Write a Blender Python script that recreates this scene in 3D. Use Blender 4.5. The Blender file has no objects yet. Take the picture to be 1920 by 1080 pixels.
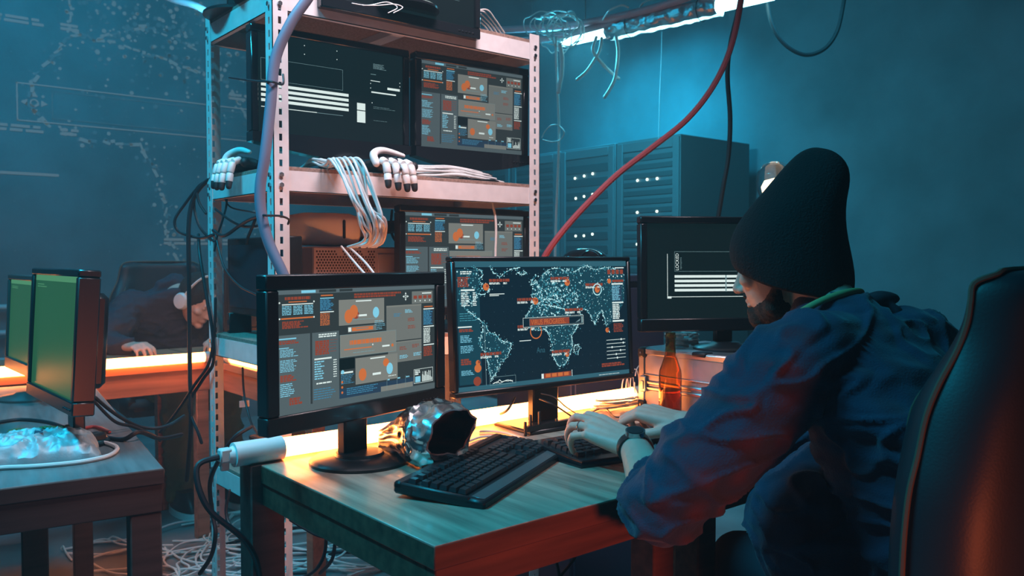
import bpy, math, random
from mathutils import Vector, Matrix, Euler, noise

# ------------------------------------------------------------------ camera, exposure, light
SC = bpy.context.scene
COL = SC.collection
PI = math.pi
R = math.radians
FPX = 1570.0                                   # focal length in pixels of the 1920 px frame
CAM = Vector((0, 0, 1.18))
HEAD, PITCH = R(39.6), R(2.0)                  # heading: +Y is 39.6 deg to the left of the lens axis
FWD = Vector((math.sin(HEAD)*math.cos(PITCH), math.cos(HEAD)*math.cos(PITCH), -math.sin(PITCH)))
RGT = Vector((math.cos(HEAD), -math.sin(HEAD), 0))
UPV = RGT.cross(FWD)
cd = bpy.data.cameras.new('camera'); cam = bpy.data.objects.new('camera', cd); COL.objects.link(cam)
cd.sensor_width = 36; cd.lens = 36*FPX/1920; cd.clip_start = .05
cam.matrix_world = Matrix((RGT, UPV, -FWD)).transposed().to_4x4()
cam.location = CAM
SC.camera = cam
cd.dof.use_dof = True; cd.dof.focus_distance = 1.9; cd.dof.aperture_fstop = 7.0
vs = SC.view_settings
vs.view_transform = 'Standard'; vs.look = 'None'; vs.gamma = 1; vs.use_curve_mapping = False
vs.exposure = 0.0
w = bpy.data.worlds.new('room_air'); SC.world = w; w.use_nodes = True
w.node_tree.nodes['Background'].inputs[0].default_value = (.004, .012, .02, 1)
w.node_tree.nodes['Background'].inputs[1].default_value = 1

vw = w.node_tree.nodes.new('ShaderNodeVolumeScatter')        # thin smoke filling the room
vw.inputs['Color'].default_value = (.8, .95, 1, 1); vw.inputs['Density'].default_value = .020; vw.inputs['Anisotropy'].default_value = .2
w.node_tree.links.new(vw.outputs[0], w.node_tree.nodes['World Output'].inputs['Volume'])

def light(name, kind, loc, power, color, size=.3, size_y=None, aim=None, parent=None, spread=None, angle=None):
    l = bpy.data.lights.new(name, kind); l.energy = power; l.color = color
    o = bpy.data.objects.new(name, l); COL.objects.link(o); o.location = loc
    if kind == 'AREA':
        l.size = size
        if size_y: l.shape = 'RECTANGLE'; l.size_y = size_y
        if spread: l.spread = R(spread)
    else:
        l.shadow_soft_size = size
    if angle: l.spot_size = R(angle); l.spot_blend = .8
    if aim is not None:
        o.rotation_euler = (Vector(aim)-Vector(loc)).to_track_quat('-Z', 'Y').to_euler()
    if parent: o.parent = parent
    return o
TEAL = (.05, .62, 1.0)
# added lamps out of view, for teal and pinkish light (their housings are built further down)
light('added_ceiling_light', 'AREA', (-.35, 1.75, 3.2), 32, (.015, .64, .98), 1.2, .12, aim=(.5, 1.6, .6), spread=100)
light('added_ceiling_light', 'AREA', (.3, 4.3, 3.2), 36, (.012, .56, .95), 1.2, .12, aim=(1.2, 5.6, 1.2))
light('added_ceiling_light', 'AREA', (4.3, 4.25, 3.2), 30, (.012, .56, .92), 1.0, .12, aim=(5.15, 4.7, 1.3), spread=95)
light('added_ceiling_light', 'AREA', (1.15, 1.02, 2.9), 11, (1, .79, .85), .9, .10, aim=(1.28, 2.05, 1.55), spread=75)
light('added_red_light', 'AREA', (.95, -.7, .5), 1.5, (1, .17, .06), .3, .3, aim=(1.0, 1.03, .66), spread=60)  # added low red light, unseen and without a fixture, aimed at the desk front

# ------------------------------------------------------------------ picture-to-place helpers
def ray(px, py): return FWD + RGT*((px-960)/FPX) - UPV*((py-540)/FPX)
def P(px, py, d): return CAM + ray(px, py)*d
def PZ(px, py, z): r = ray(px, py); return CAM + r*((z-CAM.z)/r.z)
def PY(px, py, y): r = ray(px, py); return CAM + r*((y-CAM.y)/r.y)
def PX(px, py, x): r = ray(px, py); return CAM + r*((x-CAM.x)/r.x)

# ------------------------------------------------------------------ materials
MATS = {}
def mat(name, col, rough=.5, metal=0, emit=None, es=1, noise_s=0, noise_a=0, bump=0, bump_s=40, coat=0, kind=None, alpha=None, spec=None, sheen=0):
    if name in MATS: return MATS[name]
    m = bpy.data.materials.new(name); m.use_nodes = True; MATS[name] = m
    nt = m.node_tree; b = nt.nodes['Principled BSDF']; L = nt.links.new
    b.inputs['Base Color'].default_value = (*col, 1); b.inputs['Roughness'].default_value = rough
    b.inputs['Metallic'].default_value = metal
    if coat: b.inputs['Coat Weight'].default_value = coat; b.inputs['Coat Roughness'].default_value = .12
    if spec is not None: b.inputs['Specular IOR Level'].default_value = spec
    if sheen: b.inputs['Sheen Weight'].default_value = sheen
    if emit: b.inputs['Emission Color'].default_value = (*emit, 1); b.inputs['Emission Strength'].default_value = es
    if alpha is not None: b.inputs['Alpha'].default_value = alpha
    tc = nt.nodes.new('ShaderNodeTexCoord')
    def tex(scale, detail=5, stretch=None):
        n = nt.nodes.new('ShaderNodeTexNoise'); n.inputs['Scale'].default_value = scale; n.inputs['Detail'].default_value = detail
        if stretch:
            mp = nt.nodes.new('ShaderNodeMapping'); mp.inputs['Scale'].default_value = stretch
            L(tc.outputs['Object'], mp.inputs['Vector']); L(mp.outputs[0], n.inputs['Vector'])
        else: L(tc.outputs['Object'], n.inputs['Vector'])
        return n
    if noise_a or kind in ('wood', 'wall'):
        n = tex(noise_s or 8, 6, {'wood': (2, 26, 26), 'woody': (26, 2, 26)}.get(kind))
        r = nt.nodes.new('ShaderNodeValToRGB'); a = noise_a or .35
        r.color_ramp.elements[0].position = .3; r.color_ramp.elements[1].position = .72
        r.color_ramp.elements[0].color = (*[c*(1-a) for c in col], 1); r.color_ramp.elements[1].color = (*[min(1, c*(1+a)) for c in col], 1)
        L(n.outputs['Fac'], r.inputs[0]); L(r.outputs[0], b.inputs['Base Color'])
        if kind == 'wood':
            L(n.outputs['Fac'], b.inputs['Roughness']) if False else None
    if bump:
        n2 = tex(bump_s, 4); bp = nt.nodes.new('ShaderNodeBump'); bp.inputs['Strength'].default_value = bump; bp.inputs['Distance'].default_value = .01
        L(n2.outputs['Fac'], bp.inputs['Height']); L(bp.outputs[0], b.inputs['Normal'])
    return m
def glow(name, col, s=1): return mat(name, (0, 0, 0), .4, emit=col, es=s)
def glass(name, col, rough=.02, ior=1.45):
    if name in MATS: return MATS[name]
    m = bpy.data.materials.new(name); m.use_nodes = True; MATS[name] = m
    b = m.node_tree.nodes['Principled BSDF']; b.inputs['Base Color'].default_value = (*col, 1); b.inputs['Roughness'].default_value = rough
    b.inputs['Transmission Weight'].default_value = 1; b.inputs['IOR'].default_value = ior
    return m
BLK = mat('black_plastic', (.012, .013, .016), .42, bump=.05, bump_s=300)
BLKG = mat('black_gloss_plastic', (.01, .011, .014), .16, coat=.5)
BEZ = mat('bezel_plastic', (.010, .011, .013), .34, coat=.15)
DKM = mat('dark_metal', (.03, .033, .04), .35, .7)
STEEL = mat('white_painted_steel', (.72, .70, .70), .45, noise_s=30, noise_a=.07)
BOARD = mat('particle_board', (.30, .20, .16), .85, noise_s=180, noise_a=.35)
ZINC = mat('zinc_bolt', (.6, .6, .62), .25, 1)
WHT = mat('white_plastic', (.75, .75, .74), .4)
CABW = mat('white_cable_sheath', (.72, .72, .70), .45)
CABK = mat('black_cable_sheath', (.012, .013, .018), .5)
CABR = mat('red_cable_sheath', (.35, .06, .07), .5)
GREYP = mat('grey_plastic', (.22, .24, .26), .5)
WOOD = mat('desk_oak', (.42, .30, .23), .38, noise_s=1.6, noise_a=.45, kind='woody', coat=.15)
WOODE = mat('desk_edge_wood', (.16, .052, .032), .55, noise_s=1.8, noise_a=.4, kind='wood')
WOODD = mat('dark_walnut', (.055, .03, .026), .6, noise_s=2.2, noise_a=.35, kind='wood')
SKIN = mat('skin', (.62, .40, .32), .5, noise_s=60, noise_a=.06, bump=.12, bump_s=350)
HAIR = mat('dark_hair', (.03, .018, .014), .7, bump=.8, bump_s=420, noise_s=200, noise_a=.5)
KNIT = mat('black_knit', (.006, .006, .008), .95, bump=.5, bump_s=260)
LEATH = mat('black_leather', (.016, .019, .026), .48, bump=.05, bump_s=260)
FOIL = mat('silver_foil', (.74, .76, .78), .22, 1, bump=.10, bump_s=24)

# ------------------------------------------------------------------ mesh builder
class B:
    def __init__(s): s.v = []; s.f = []; s.m = []; s.M = None; s.mi = 0
    def add(s, vs, fs, mi=None):
        o = len(s.v)
        s.v += [tuple(s.M @ Vector(p)) for p in vs] if s.M else [tuple(p) for p in vs]
        s.f += [tuple(i+o for i in f) for f in fs]
        s.m += [s.mi if mi is None else mi]*len(fs)
    def box(s, a, b, bev=0, mi=None):
        a, b = Vector((min(a[0], b[0]), min(a[1], b[1]), min(a[2], b[2]))), Vector((max(a[0], b[0]), max(a[1], b[1]), max(a[2], b[2])))
        if bev <= 0:
            vs = [(x, y, z) for z in (a[2], b[2]) for y in (a[1], b[1]) for x in (a[0], b[0])]
            s.add(vs, [(0, 2, 3, 1), (4, 5, 7, 6), (0, 1, 5, 4), (2, 6, 7, 3), (0, 4, 6, 2), (1, 3, 7, 5)], mi); return
        c = (a+b)/2; h = (b-a)/2; bev = min(bev, min(h)*.9)
        vs = []; idx = {}
        for sx in (-1, 1):
            for sy in (-1, 1):
                for sz in (-1, 1):
                    for k in range(3):
                        q = [h[i]-(0 if i == k else bev) for i in range(3)]
                        idx[(sx, sy, sz, k)] = len(vs); vs.append((c[0]+sx*q[0], c[1]+sy*q[1], c[2]+sz*q[2]))
        fs = []
        def face(ids, n):
            p = [Vector(vs[i]) for i in ids]; nn = (p[1]-p[0]).cross(p[2]-p[0])
            fs.append(tuple(ids) if nn.dot(Vector(n)) > 0 else tuple(reversed(ids)))
        for k in range(3):
            i, j = [q for q in range(3) if q != k]
            for sg in (-1, 1):
                ids = []
                for (p, q) in ((-1, -1), (1, -1), (1, 1), (-1, 1)):
                    t = [0, 0, 0]; t[k] = sg; t[i] = p; t[j] = q; ids.append(idx[(*t, k)])
                n = [0, 0, 0]; n[k] = sg; face(ids, n)
            for si in (-1, 1):
                for sj in (-1, 1):
                    t = [0, 0, 0]; t[i] = si; t[j] = sj
                    t0 = list(t); t0[k] = -1; t1 = list(t); t1[k] = 1
                    n = [0, 0, 0]; n[i] = si; n[j] = sj
                    face([idx[(*t0, i)], idx[(*t1, i)], idx[(*t1, j)], idx[(*t0, j)]], n)
        for sx in (-1, 1):
            for sy in (-1, 1):
                for sz in (-1, 1): face([idx[(sx, sy, sz, k)] for k in range(3)], (sx, sy, sz))
        s.add(vs, fs, mi)
    def loft(s, rings, cap0=True, cap1=True, mi=None, closed=True):
        n = len(rings[0]); vs = [p for r in rings for p in r]; fs = []
        for i in range(len(rings)-1):
            for j in range(n if closed else n-1):
                k = (j+1) % n; fs.append((i*n+j, i*n+k, (i+1)*n+k, (i+1)*n+j))
        if cap0: fs.append(tuple(reversed(range(n))))
        if cap1: fs.append(tuple(range((len(rings)-1)*n, len(rings)*n)))
        s.add(vs, fs, mi)
    def tube(s, pts, r, seg=8, sub=6, caps='flat', mi=None, flat=1.0, upv=None):
        pts = [Vector(p) for p in pts]; rr = r if isinstance(r, (list, tuple)) else [r]*len(pts)
        path = []; rad = []
        if sub > 1 and len(pts) > 2:
            for i in range(len(pts)-1):
                p0 = pts[max(i-1, 0)]; p1 = pts[i]; p2 = pts[i+1]; p3 = pts[min(i+2, len(pts)-1)]
                for k in range(sub):
                    t = k/sub; t2 = t*t; t3 = t2*t
                    path.append(.5*((2*p1)+(p2-p0)*t+(2*p0-5*p1+4*p2-p3)*t2+(3*p1-p0-3*p2+p3)*t3)); rad.append(rr[i]*(1-t)+rr[i+1]*t)
            path.append(pts[-1]); rad.append(rr[-1])
        else: path = pts; rad = list(rr)
        T = [(path[min(i+1, len(path)-1)]-path[max(i-1, 0)]).normalized() for i in range(len(path))]
        if caps == 'round':
            pre = [(path[0]-T[0]*rad[0]*math.sin(a), rad[0]*math.cos(a)) for a in (R(88), R(60), R(30))]
            post = [(path[-1]+T[-1]*rad[-1]*math.sin(a), rad[-1]*math.cos(a)) for a in (R(30), R(60), R(88))]
            T = [T[0]]*3+T+[T[-1]]*3
            path = [p for p, _ in pre]+path+[p for p, _ in post]; rad = [q for _, q in pre]+rad+[q for _, q in post]
        up = Vector(upv) if upv else (Vector((0, 0, 1)) if abs(T[0].z) < .9 else Vector((1, 0, 0)))
        nrm = (up-T[0]*up.dot(T[0])).normalized(); rings = []
        for i, p in enumerate(path):
            nrm = (nrm-T[i]*nrm.dot(T[i]))
            nrm = nrm.normalized() if nrm.length > 1e-6 else T[i].orthogonal().normalized()
            bn = T[i].cross(nrm)
            rings.append([p+(nrm*flat*math.cos(2*PI*j/seg)+bn*math.sin(2*PI*j/seg))*rad[i] for j in range(seg)])
        s.loft(rings, mi=mi)
    def cyl(s, a, b, r, seg=20, r2=None, mi=None): s.tube([a, b], [r, r if r2 is None else r2], seg, 1, mi=mi)
    def ell(s, c, ax, rot=None, seg=20, rings=12, mi=None):
        c = Vector(c); Rm = rot.to_3x3() if rot else Matrix.Identity(3); L = []
        for i in range(1, rings):
            a = -PI/2+PI*i/rings
            L.append([c+Rm @ Vector((ax[0]*math.cos(a)*math.cos(2*PI*j/seg), ax[1]*math.cos(a)*math.sin(2*PI*j/seg), ax[2]*math.sin(a))) for j in range(seg)])
        s.loft(L, mi=mi)
    def lathe(s, prof, c=(0, 0, 0), seg=28, mi=None, cap=True):
        c = Vector(c); s.loft([[c+Vector((r*math.cos(2*PI*j/seg), r*math.sin(2*PI*j/seg), z)) for j in range(seg)] for r, z in prof], cap, cap, mi)
    def prism(s, poly, y0, y1, mi=None):           # poly in (x,z), extruded along y
        s.loft([[(x, y0, z) for x, z in poly], [(x, y1, z) for x, z in poly]], mi=mi)
    def quad(s, a, b, c, d, mi=None): s.add([a, b, c, d], [(0, 1, 2, 3)], mi)
    def build(s, name, mats, parent=None, smooth=True, ang=38):
        me = bpy.data.meshes.new(name); me.from_pydata(s.v, [], s.f)
        for m in (mats if isinstance(mats, (list, tuple)) else [mats]): me.materials.append(m)
        me.polygons.foreach_set('material_index', s.m)
        if smooth:
            me.polygons.foreach_set('use_smooth', [True]*len(me.polygons)); me.set_sharp_from_angle(angle=R(ang))
        me.update()
        o = bpy.data.objects.new(name, me); COL.objects.link(o)
        if parent: o.parent = parent
        return o
def tag(o, label=None, cat=None, group=None, kind=None):
    if label: o['label'] = label
    if cat: o['category'] = cat
    if group: o['group'] = group
    if kind: o['kind'] = kind
    return o
def thing(name, label, cat, loc=(0, 0, 0), rz=0, group=None):
    o = bpy.data.objects.new(name, None); COL.objects.link(o); o.location = loc; o.rotation_euler = (0, 0, rz); o.empty_display_size = .05
    return tag(o, label, cat, group)
def dup(o, parent=None):
    c = o.copy(); COL.objects.link(c); c.parent = parent
    for ch in list(o.children): dup(ch, c)
    return c
def boxobj(name, a, b, m, parent=None, bev=.003, kind=None):
    q = B(); q.box(a, b, bev); o = q.build(name, m, parent)
    if kind: o['kind'] = kind
    return o
def cable(name, label, pts, r, m, cat='cable', group=None, seg=8, sub=8, parent=None):
    q = B(); q.tube(pts, r, seg, sub, caps='round'); o = q.build(name, m, parent)
    return tag(o, label, cat, group) if not parent else o
def remeshed(name, q, voxel, m, parent, smooth=3, disp=None):
    o = q.build(name+'_raw', m, None); md = o.modifiers.new('r', 'REMESH'); md.mode = 'VOXEL'; md.voxel_size = voxel
    if smooth: sm = o.modifiers.new('s', 'SMOOTH'); sm.iterations = smooth; sm.factor = .5
    dg = bpy.context.evaluated_depsgraph_get(); me = bpy.data.meshes.new_from_object(o.evaluated_get(dg))
    bpy.data.objects.remove(o); me.name = name
    if disp:
        ns = [v.normal.copy() for v in me.vertices]
        for v, n in zip(me.vertices, ns): v.co = v.co+n*disp(v.co)
    me.materials.clear()
    for mm in (m if isinstance(m, (list, tuple)) else [m]): me.materials.append(mm)
    me.polygons.foreach_set('material_index', [0]*len(me.polygons)); me.polygons.foreach_set('use_smooth', [True]*len(me.polygons)); me.update()
    r = bpy.data.objects.new(name, me); COL.objects.link(r); r.parent = parent
    return r

# ------------------------------------------------------------------ room
WALL = mat('dark_plaster', (.16, .19, .21), .85, noise_s=2.2, noise_a=.22, bump=.25, bump_s=14)
FLOORM = mat('concrete_floor', (.22, .24, .25), .6, noise_s=3, noise_a=.3, bump=.15, bump_s=30)
X0, X1, Y0, Y1, ZT = -2.4, 5.25, -1.6, 6.05, 3.6
boxobj('floor', (X0-.1, Y0-.1, -.1), (X1+.1, Y1+.1, 0), FLOORM, bev=0, kind='structure')
boxobj('ceiling', (X0-.1, Y0-.1, ZT), (X1+.1, Y1+.1, ZT+.1), WALL, bev=0, kind='structure')
boxobj('wall_back', (X0-.1, Y1, 0), (X1+.1, Y1+.1, ZT), WALL, bev=0, kind='structure')
boxobj('wall_right', (X1, Y0, 0), (X1+.1, Y1, ZT), WALL, bev=0, kind='structure')
boxobj('wall_left', (X0-.1, Y0, 0), (X0, Y1, ZT), WALL, bev=0, kind='structure')
boxobj('wall_front', (X0, Y0-.1, 0), (X1, Y0, ZT), WALL, bev=0, kind='structure')
for i, (x, y, z) in enumerate(((-.35, 1.75, 3.22), (.3, 4.3, 3.22), (4.3, 4.25, 3.22), (1.15, 1.02, 2.92))):  # housings for the added lamps, all out of view
    t = thing('added_ceiling_lamp', 'added unseen lamp under the ceiling '+('above the dark side table', 'above the tables by the projected map', 'above the server cabinets', 'hanging above the wooden desk')[i], 'lamp', (x, y, z), 0)
    boxobj('housing', (-.65, -.08, .02), (.65, .08, .10), WHT, t)
    for hx in (-.5, .5): q = B(); q.cyl((hx, 0, .08), (hx, 0, ZT-z), .004, 6); q.build('hanger', CABK, t)

# ------------------------------------------------------------------ screen pictures
UIC = dict(bg=(.030, .042, .045), bar=(.10, .14, .155), pan=(.085, .12, .13), win=(.20, .215, .195), win2=(.155, .175, .165), navy=(.02, .05, .09),
           org=(.60, .16, .045), red=(.27, .055, .03), blue=(.05, .22, .36), lblue=(.22, .62, .80), wht=(.72, .85, .82), dim=(.18, .30, .32), blk=(.004, .012, .014),
           tbar=(.03, .12, .165), deep=(.003, .017, .030), land=(.008, .055, .082), land2=(.06, .30, .38), coast=(.50, .86, .90), grn=(.02, .10, .045), grn2=(.07, .25, .12))
UIK = list(UIC)
def uimats(level=1.0, tagn=''):
    out = []
    for k in UIK:
        m = mat('display_'+k+tagn, (.004, .004, .005), .3, emit=UIC[k], es=level, spec=.10)
        out.append(m)
    return out
class UI:
    """flat picture of a display: u to the side, t down from the top, both 0..1"""
    def __init__(s, w, h, seed=1): s.b = B(); s.w = w; s.h = h; s.n = 0; s.rng = random.Random(seed); s.clip = None
    def pt(s, u, t, l): return ((u-.5)*s.w, -l*.00006, (.5-t)*s.h)
    def r(s, u0, t0, u1, t1, k, l=1): s.b.add([s.pt(u0, t1, l), s.pt(u1, t1, l), s.pt(u1, t0, l), s.pt(u0, t0, l)], [(0, 1, 2, 3)], UIK.index(k))
    def poly(s, pts, k, l=2):
        s.b.add([s.pt(u, t, l) for u, t in pts], [tuple(range(len(pts)))], UIK.index(k))
    def disc(s, u, t, ru, k, l=3, n=14, a=None):
        rt = ru*s.w/s.h*(a or 1); s.poly([(u+ru*math.cos(-2*PI*i/n), t-rt*math.sin(-2*PI*i/n)) for i in range(n)][::-1], k, l)
    def ring(s, u, t, ru, wd, k, l=4, n=22):
        a = s.w/s.h
        for i in range(n):
            x, y = 2*PI*i/n, 2*PI*(i+1)/n
            q = [(u+ro*math.cos(z), t+ro*a*math.sin(z)) for ro, z in ((ru, x), (ru, y), (ru-wd, y), (ru-wd, x))]
            s.poly(q[::-1], k, l)
    def line(s, pts, wd, k, l=3, jit=0):
        if jit:
            q = []
            for a, b in zip(pts, pts[1:]):
                for i in range(4): q.append((a[0]+(b[0]-a[0])*i/4+s.rng.uniform(-jit, jit), a[1]+(b[1]-a[1])*i/4+s.rng.uniform(-jit, jit)*1.5))
            pts = q+[pts[-1]]
        asp = s.w/s.h
        for a, b in zip(pts, pts[1:]):
            dx, dy = b[0]-a[0], (b[1]-a[1])/asp; L = math.hypot(dx, dy) or 1
            nx, ny = -dy/L*wd/2, dx/L*wd/2*asp
            q = [(a[0]+nx, a[1]+ny), (b[0]+nx, b[1]+ny), (b[0]-nx, b[1]-ny), (a[0]-nx, a[1]-ny)]
            s.poly(q, k, l)
    def rows(s, u0, t0, u1, t1, n, k, l=3, fill=.6, ragged=True):
        h = (t1-t0)/n
        for i in range(n):
            e = u1-(s.rng.random()*.35*(u1-u0) if ragged else 0); x = u0
            while x < e-.002:
                wd = s.rng.uniform(.006, .026); s.r(x, t0+i*h, min(x+wd, e), t0+i*h+h*fill, k, l); x += wd+.003
    def box(s, u0, t0, u1, t1, k, wd=.002, l=4):
        ht = wd*s.w/s.h; s.r(u0, t0, u1, t0+ht, k, l); s.r(u0, t1-ht, u1, t1, k, l); s.r(u0, t0, u0+wd, t1, k, l); s.r(u1-wd, t0, u1, t1, k, l)
    def text(s, txt, u, t, hgt, k, l=5, sx=1.0, rot=0):
        c = bpy.data.curves.new('t', 'FONT'); c.body = txt; c.size = 1; o = bpy.data.objects.new('t', c); COL.objects.link(o)
        me = bpy.data.meshes.new_from_object(o.evaluated_get(bpy.context.evaluated_depsgraph_get()))
        bpy.data.objects.remove(o); bpy.data.curves.remove(c)
        x0, z0 = (u-.5)*s.w, (.5-t)*s.h; H = hgt*s.h/.72; cr, sr = math.cos(rot), math.sin(rot)
        vs = []
        for v in me.vertices:
            x, y = v.co.x*H*sx, v.co.y*H; vs.append((x0+x*cr-y*sr, -l*.00006, z0+x*sr+y*cr))
        s.b.add(vs, [tuple(p.vertices) for p in me.polygons], UIK.index(k)); bpy.data.meshes.remove(me)
def cross(s, u, t, k='wht', r=.022):
    a = s.w/s.h
    for dx, dy in ((1, 0), (-1, 0), (0, 1), (0, -1)):
        tip = (u+dx*r, t+dy*r*a); m = (u+dx*r*.5, t+dy*r*.5*a); px_, py_ = dy*r*.28, dx*r*.28*a
        s.poly([tip, (m[0]+px_, m[1]+py_), (m[0]-px_, m[1]-py_)] if dx+dy > 0 else [tip, (m[0]+px_, m[1]+py_), (m[0]-px_, m[1]-py_)], k, 4)
    s.ring(u, t, r*.35, r*.14, k, 4, 10)
def ui_hack(s):
    s.r(0, 0, 1, 1, 'bg', 0); s.r(0, 0, 1, .035, 'bar'); s.r(.13, .006, .21, .028, 'lblue', 2); s.r(.23, .006, .33, .028, 'bg', 2); s.r(.35, .006, .43, .028, 'bg', 2)
    s.r(0, .945, 1, 1, 'pan')
    s.rows(.04, .055, .18, .085, 1, 'red', fill=.8, ragged=False); s.r(.06, .092, .16, .1, 'org', 3)
    s.r(.025, .112, .195, .12, 'wht', 3)
    for c in range(3): s.rows(.025+c*.06, .128, .075+c*.06, .205, 6, 'lblue', fill=.5, ragged=False)
    s.r(.02, .222, .2, .234, 'org', 3); s.rows(.025, .25, .17, .31, 5, 'red', fill=.85)
    for u in (.012, .2):
        for t in (.1, .228): s.disc(u, t, .004, 'wht')
    s.r(.24, .05, .31, .06, 'org', 3); s.r(.235, .074, .315, .082, 'lblue', 3); s.r(.235, .085, .3, .185, 'navy', 2); s.rows(.235, .088, .315, .182, 9, 'blue', 3, .7); s.r(.235, .19, .315, .198, 'wht', 3)
    s.rows(.235, .205, .29, .31, 9, 'org', 3, .55, False)
    s.r(0, .36, .172, .945, 'pan'); s.r(.172, .36, .176, .945, 'bar', 2); s.r(.188, .36, .345, .945, 'pan')
    s.r(.008, .385, .1, .395, 'lblue', 3); s.rows(.008, .405, .13, .435, 2, 'red', 3, .8); s.r(.008, .46, .06, .467, 'lblue', 3)
    s.rows(.012, .475, .115, .54, 6, 'lblue', 3, .45); s.rows(.012, .56, .115, .66, 8, 'lblue', 3, .45); s.rows(.012, .68, .1, .735, 4, 'red', 3, .85); s.rows(.012, .75, .09, .86, 7, 'lblue', 3, .45); s.rows(.06, .87, .14, .93, 3, 'red', 3, .9)
    s.rows(.225, .375, .33, .41, 2, 'wht', 3, .6, False); s.rows(.205, .43, .285, .55, 7, 'red', 3, .9, False); s.rows(.29, .43, .34, .55, 5, 'red', 3, .15)
    s.r(.2, .575, .3, .588, 'wht', 3); s.rows(.2, .6, .26, .76, 8, 'lblue', 3, .5); s.rows(.31, .6, .33, .76, 8, 'wht', 3, .4, False); s.rows(.21, .78, .33, .80, 1, 'wht', 3); s.rows(.195, .83, .33, .93, 5, 'blue', 3, .4)
    s.rows(.44, .05, .76, .095, 2, 'red', 3, .75)
    s.r(.65, .175, .9, .5, 'win2'); s.r(.65, .175, .9, .19, 'win', 2); s.r(.66, .515, .9, .70, 'win2'); s.r(.66, .51, .9, .52, 'win', 2)
    for u, t, k in ((.78, .22, 'lblue'), (.8, .3, 'org'), (.8, .37, 'org'), (.7, .25, 'blue'), (.74, .56, 'org'), (.83, .55, 'org'), (.74, .64, 'lblue'), (.84, .63, 'lblue')): s.rows(u, t, u+.06, t+.035, 3, k if k != 'org' else 'red', 3, .5)
    s.r(.345, .1, .635, .32, 'win', 2); s.r(.45, .112, .55, .122, 'wht', 3)
    s.disc(.405, .245, .026, 'org', 3, a=1.25); s.disc(.437, .205, .026, 'org', 4, a=1.2); s.disc(.45, .235, .02, 'red', 3); s.disc(.58, .225, .021, 'lblue', 3, a=1.25); s.r(.46, .235, .52, .252, 'wht', 3); s.rows(.43, .275, .6, .285, 1, 'dim', 3)
    s.r(.40, .335, .58, .385, 'win2', 3); s.r(.425, .345, .56, .376, 'org', 4); s.r(.45, .353, .53, .362, 'win', 5); s.r(.402, .342, .42, .378, 'wht', 4); s.rows(.57, .3, .64, .39, 6, 'lblue', 3, .25)
    s.r(.35, .4, .715, .595, 'win', 5); s.box(.35, .4, .715, .595, 'dim', .0015, 6); s.rows(.41, .455, .615, .495, 1, 'org', 6, .95, False); s.r(.375, .525, .55, .534, 'org', 6); s.disc(.557, .51, .004, 'wht', 6); s.r(.62, .527, .67, .542, 'wht', 6); s.disc(.69, .535, .008, 'org', 6); s.rows(.43, .56, .58, .572, 1, 'dim', 6)
    s.r(.345, .605, .44, .7, 'blk', 2)
    s.r(.445, .615, .725, .845, 'win', 5); s.r(.54, .628, .64, .638, 'wht', 6); s.disc(.49, .765, .025, 'org', 6, a=1.2); s.disc(.645, .685, .02, 'org', 6); s.disc(.67, .745, .022, 'lblue', 6, a=1.3); s.r(.555, .765, .61, .785, 'wht', 6); s.rows(.66, .81, .72, .82, 1, 'wht', 6)
    s.r(.355, .72, .43, .735, 'wht', 3); s.rows(.355, .745, .44, .83, 6, 'blue', 3, .5); s.disc(.365, .72, .01, 'lblue', 4)
    s.r(.345, .86, .84, .945, 'navy', 2)
    for i in range(3): s.disc(.362, .805+i*.045, .006, 'org', 5)
    s.rows(.39, .865, .6, .93, 4, 'blue', 3, .5); s.r(.61, .90, .835, .945, 'win', 4)
    for u in (.65, .72, .78): s.r(u, .83, u+.0015, .94, 'dim', 5); s.rows(u+.005, .84, u+.03, .86, 1, 'lblue', 5)
    s.box(.842, .79, .985, .925, 'wht', .002, 5)
    s.rows(.85, .80, .89, .85, 3, 'wht', 5, .7); s.r(.852, .86, .89, .915, 'lblue', 5)
    for i in range(16): hh = s.rng.uniform(.02, .1); s.r(.903+i*.0048, .915-hh, .906+i*.0048, .915, 'wht', 5)
    cross(s, .785, .098)
    s.r(.83, .055, .985, .17, 'win2', 2); s.r(.905, .07, .975, .08, 'wht', 3)
    for i in range(4): s.r(.842+i*.036, .095, .868+i*.036, .125, 'red', 3); s.disc(.855+i*.036, .145, .004, 'wht', 4)
    s.r(.92, .2, .985, .21, 'org', 3); s.r(.915, .222, .995, .232, 'wht', 3); s.r(.915, .238, .985, .38, 'navy', 2); s.rows(.915, .24, .985, .38, 12, 'blue', 3, .75); s.r(.915, .39, .995, .4, 'wht', 3)
    s.rows(.915, .41, .965, .555, 10, 'wht', 3, .6, False); s.r(.915, .565, .995, .575, 'wht', 3); s.rows(.915, .585, .99, .68, 6, 'red', 3, .75)
def ui_locked(s):
    s.r(0, 0, 1, 1, 'blk', 0)
    for i in range(4): s.r(.17, .545+i*.048, .80, .572+i*.048, 'wht', 2)
    s.r(.485, .545, .492, .72, 'dim', 3)
    s.box(.17, .295, .74, .505, 'dim', .0015, 2); s.r(.125, .32, .128, .775, 'wht', 2); s.r(.125, .77, .60, .776, 'wht', 2); s.r(.60, .772, .74, .776, 'dim', 2); s.r(.125, .768, .15, .79, 'wht', 2)
    s.text('LOCKED', .195, .495, .035, 'wht', 3, .95, R(90)); s.rows(.205, .36, .215, .49, 9, 'dim', 2, .3)
    for u, t in ((.56, .08), (.56, .175)): s.disc(u, t, .003, 'wht')
    s.r(.86, .56, .92, .64, 'wht', 2); s.r(.86, .65, .92, .76, 'wht', 2)
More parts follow.
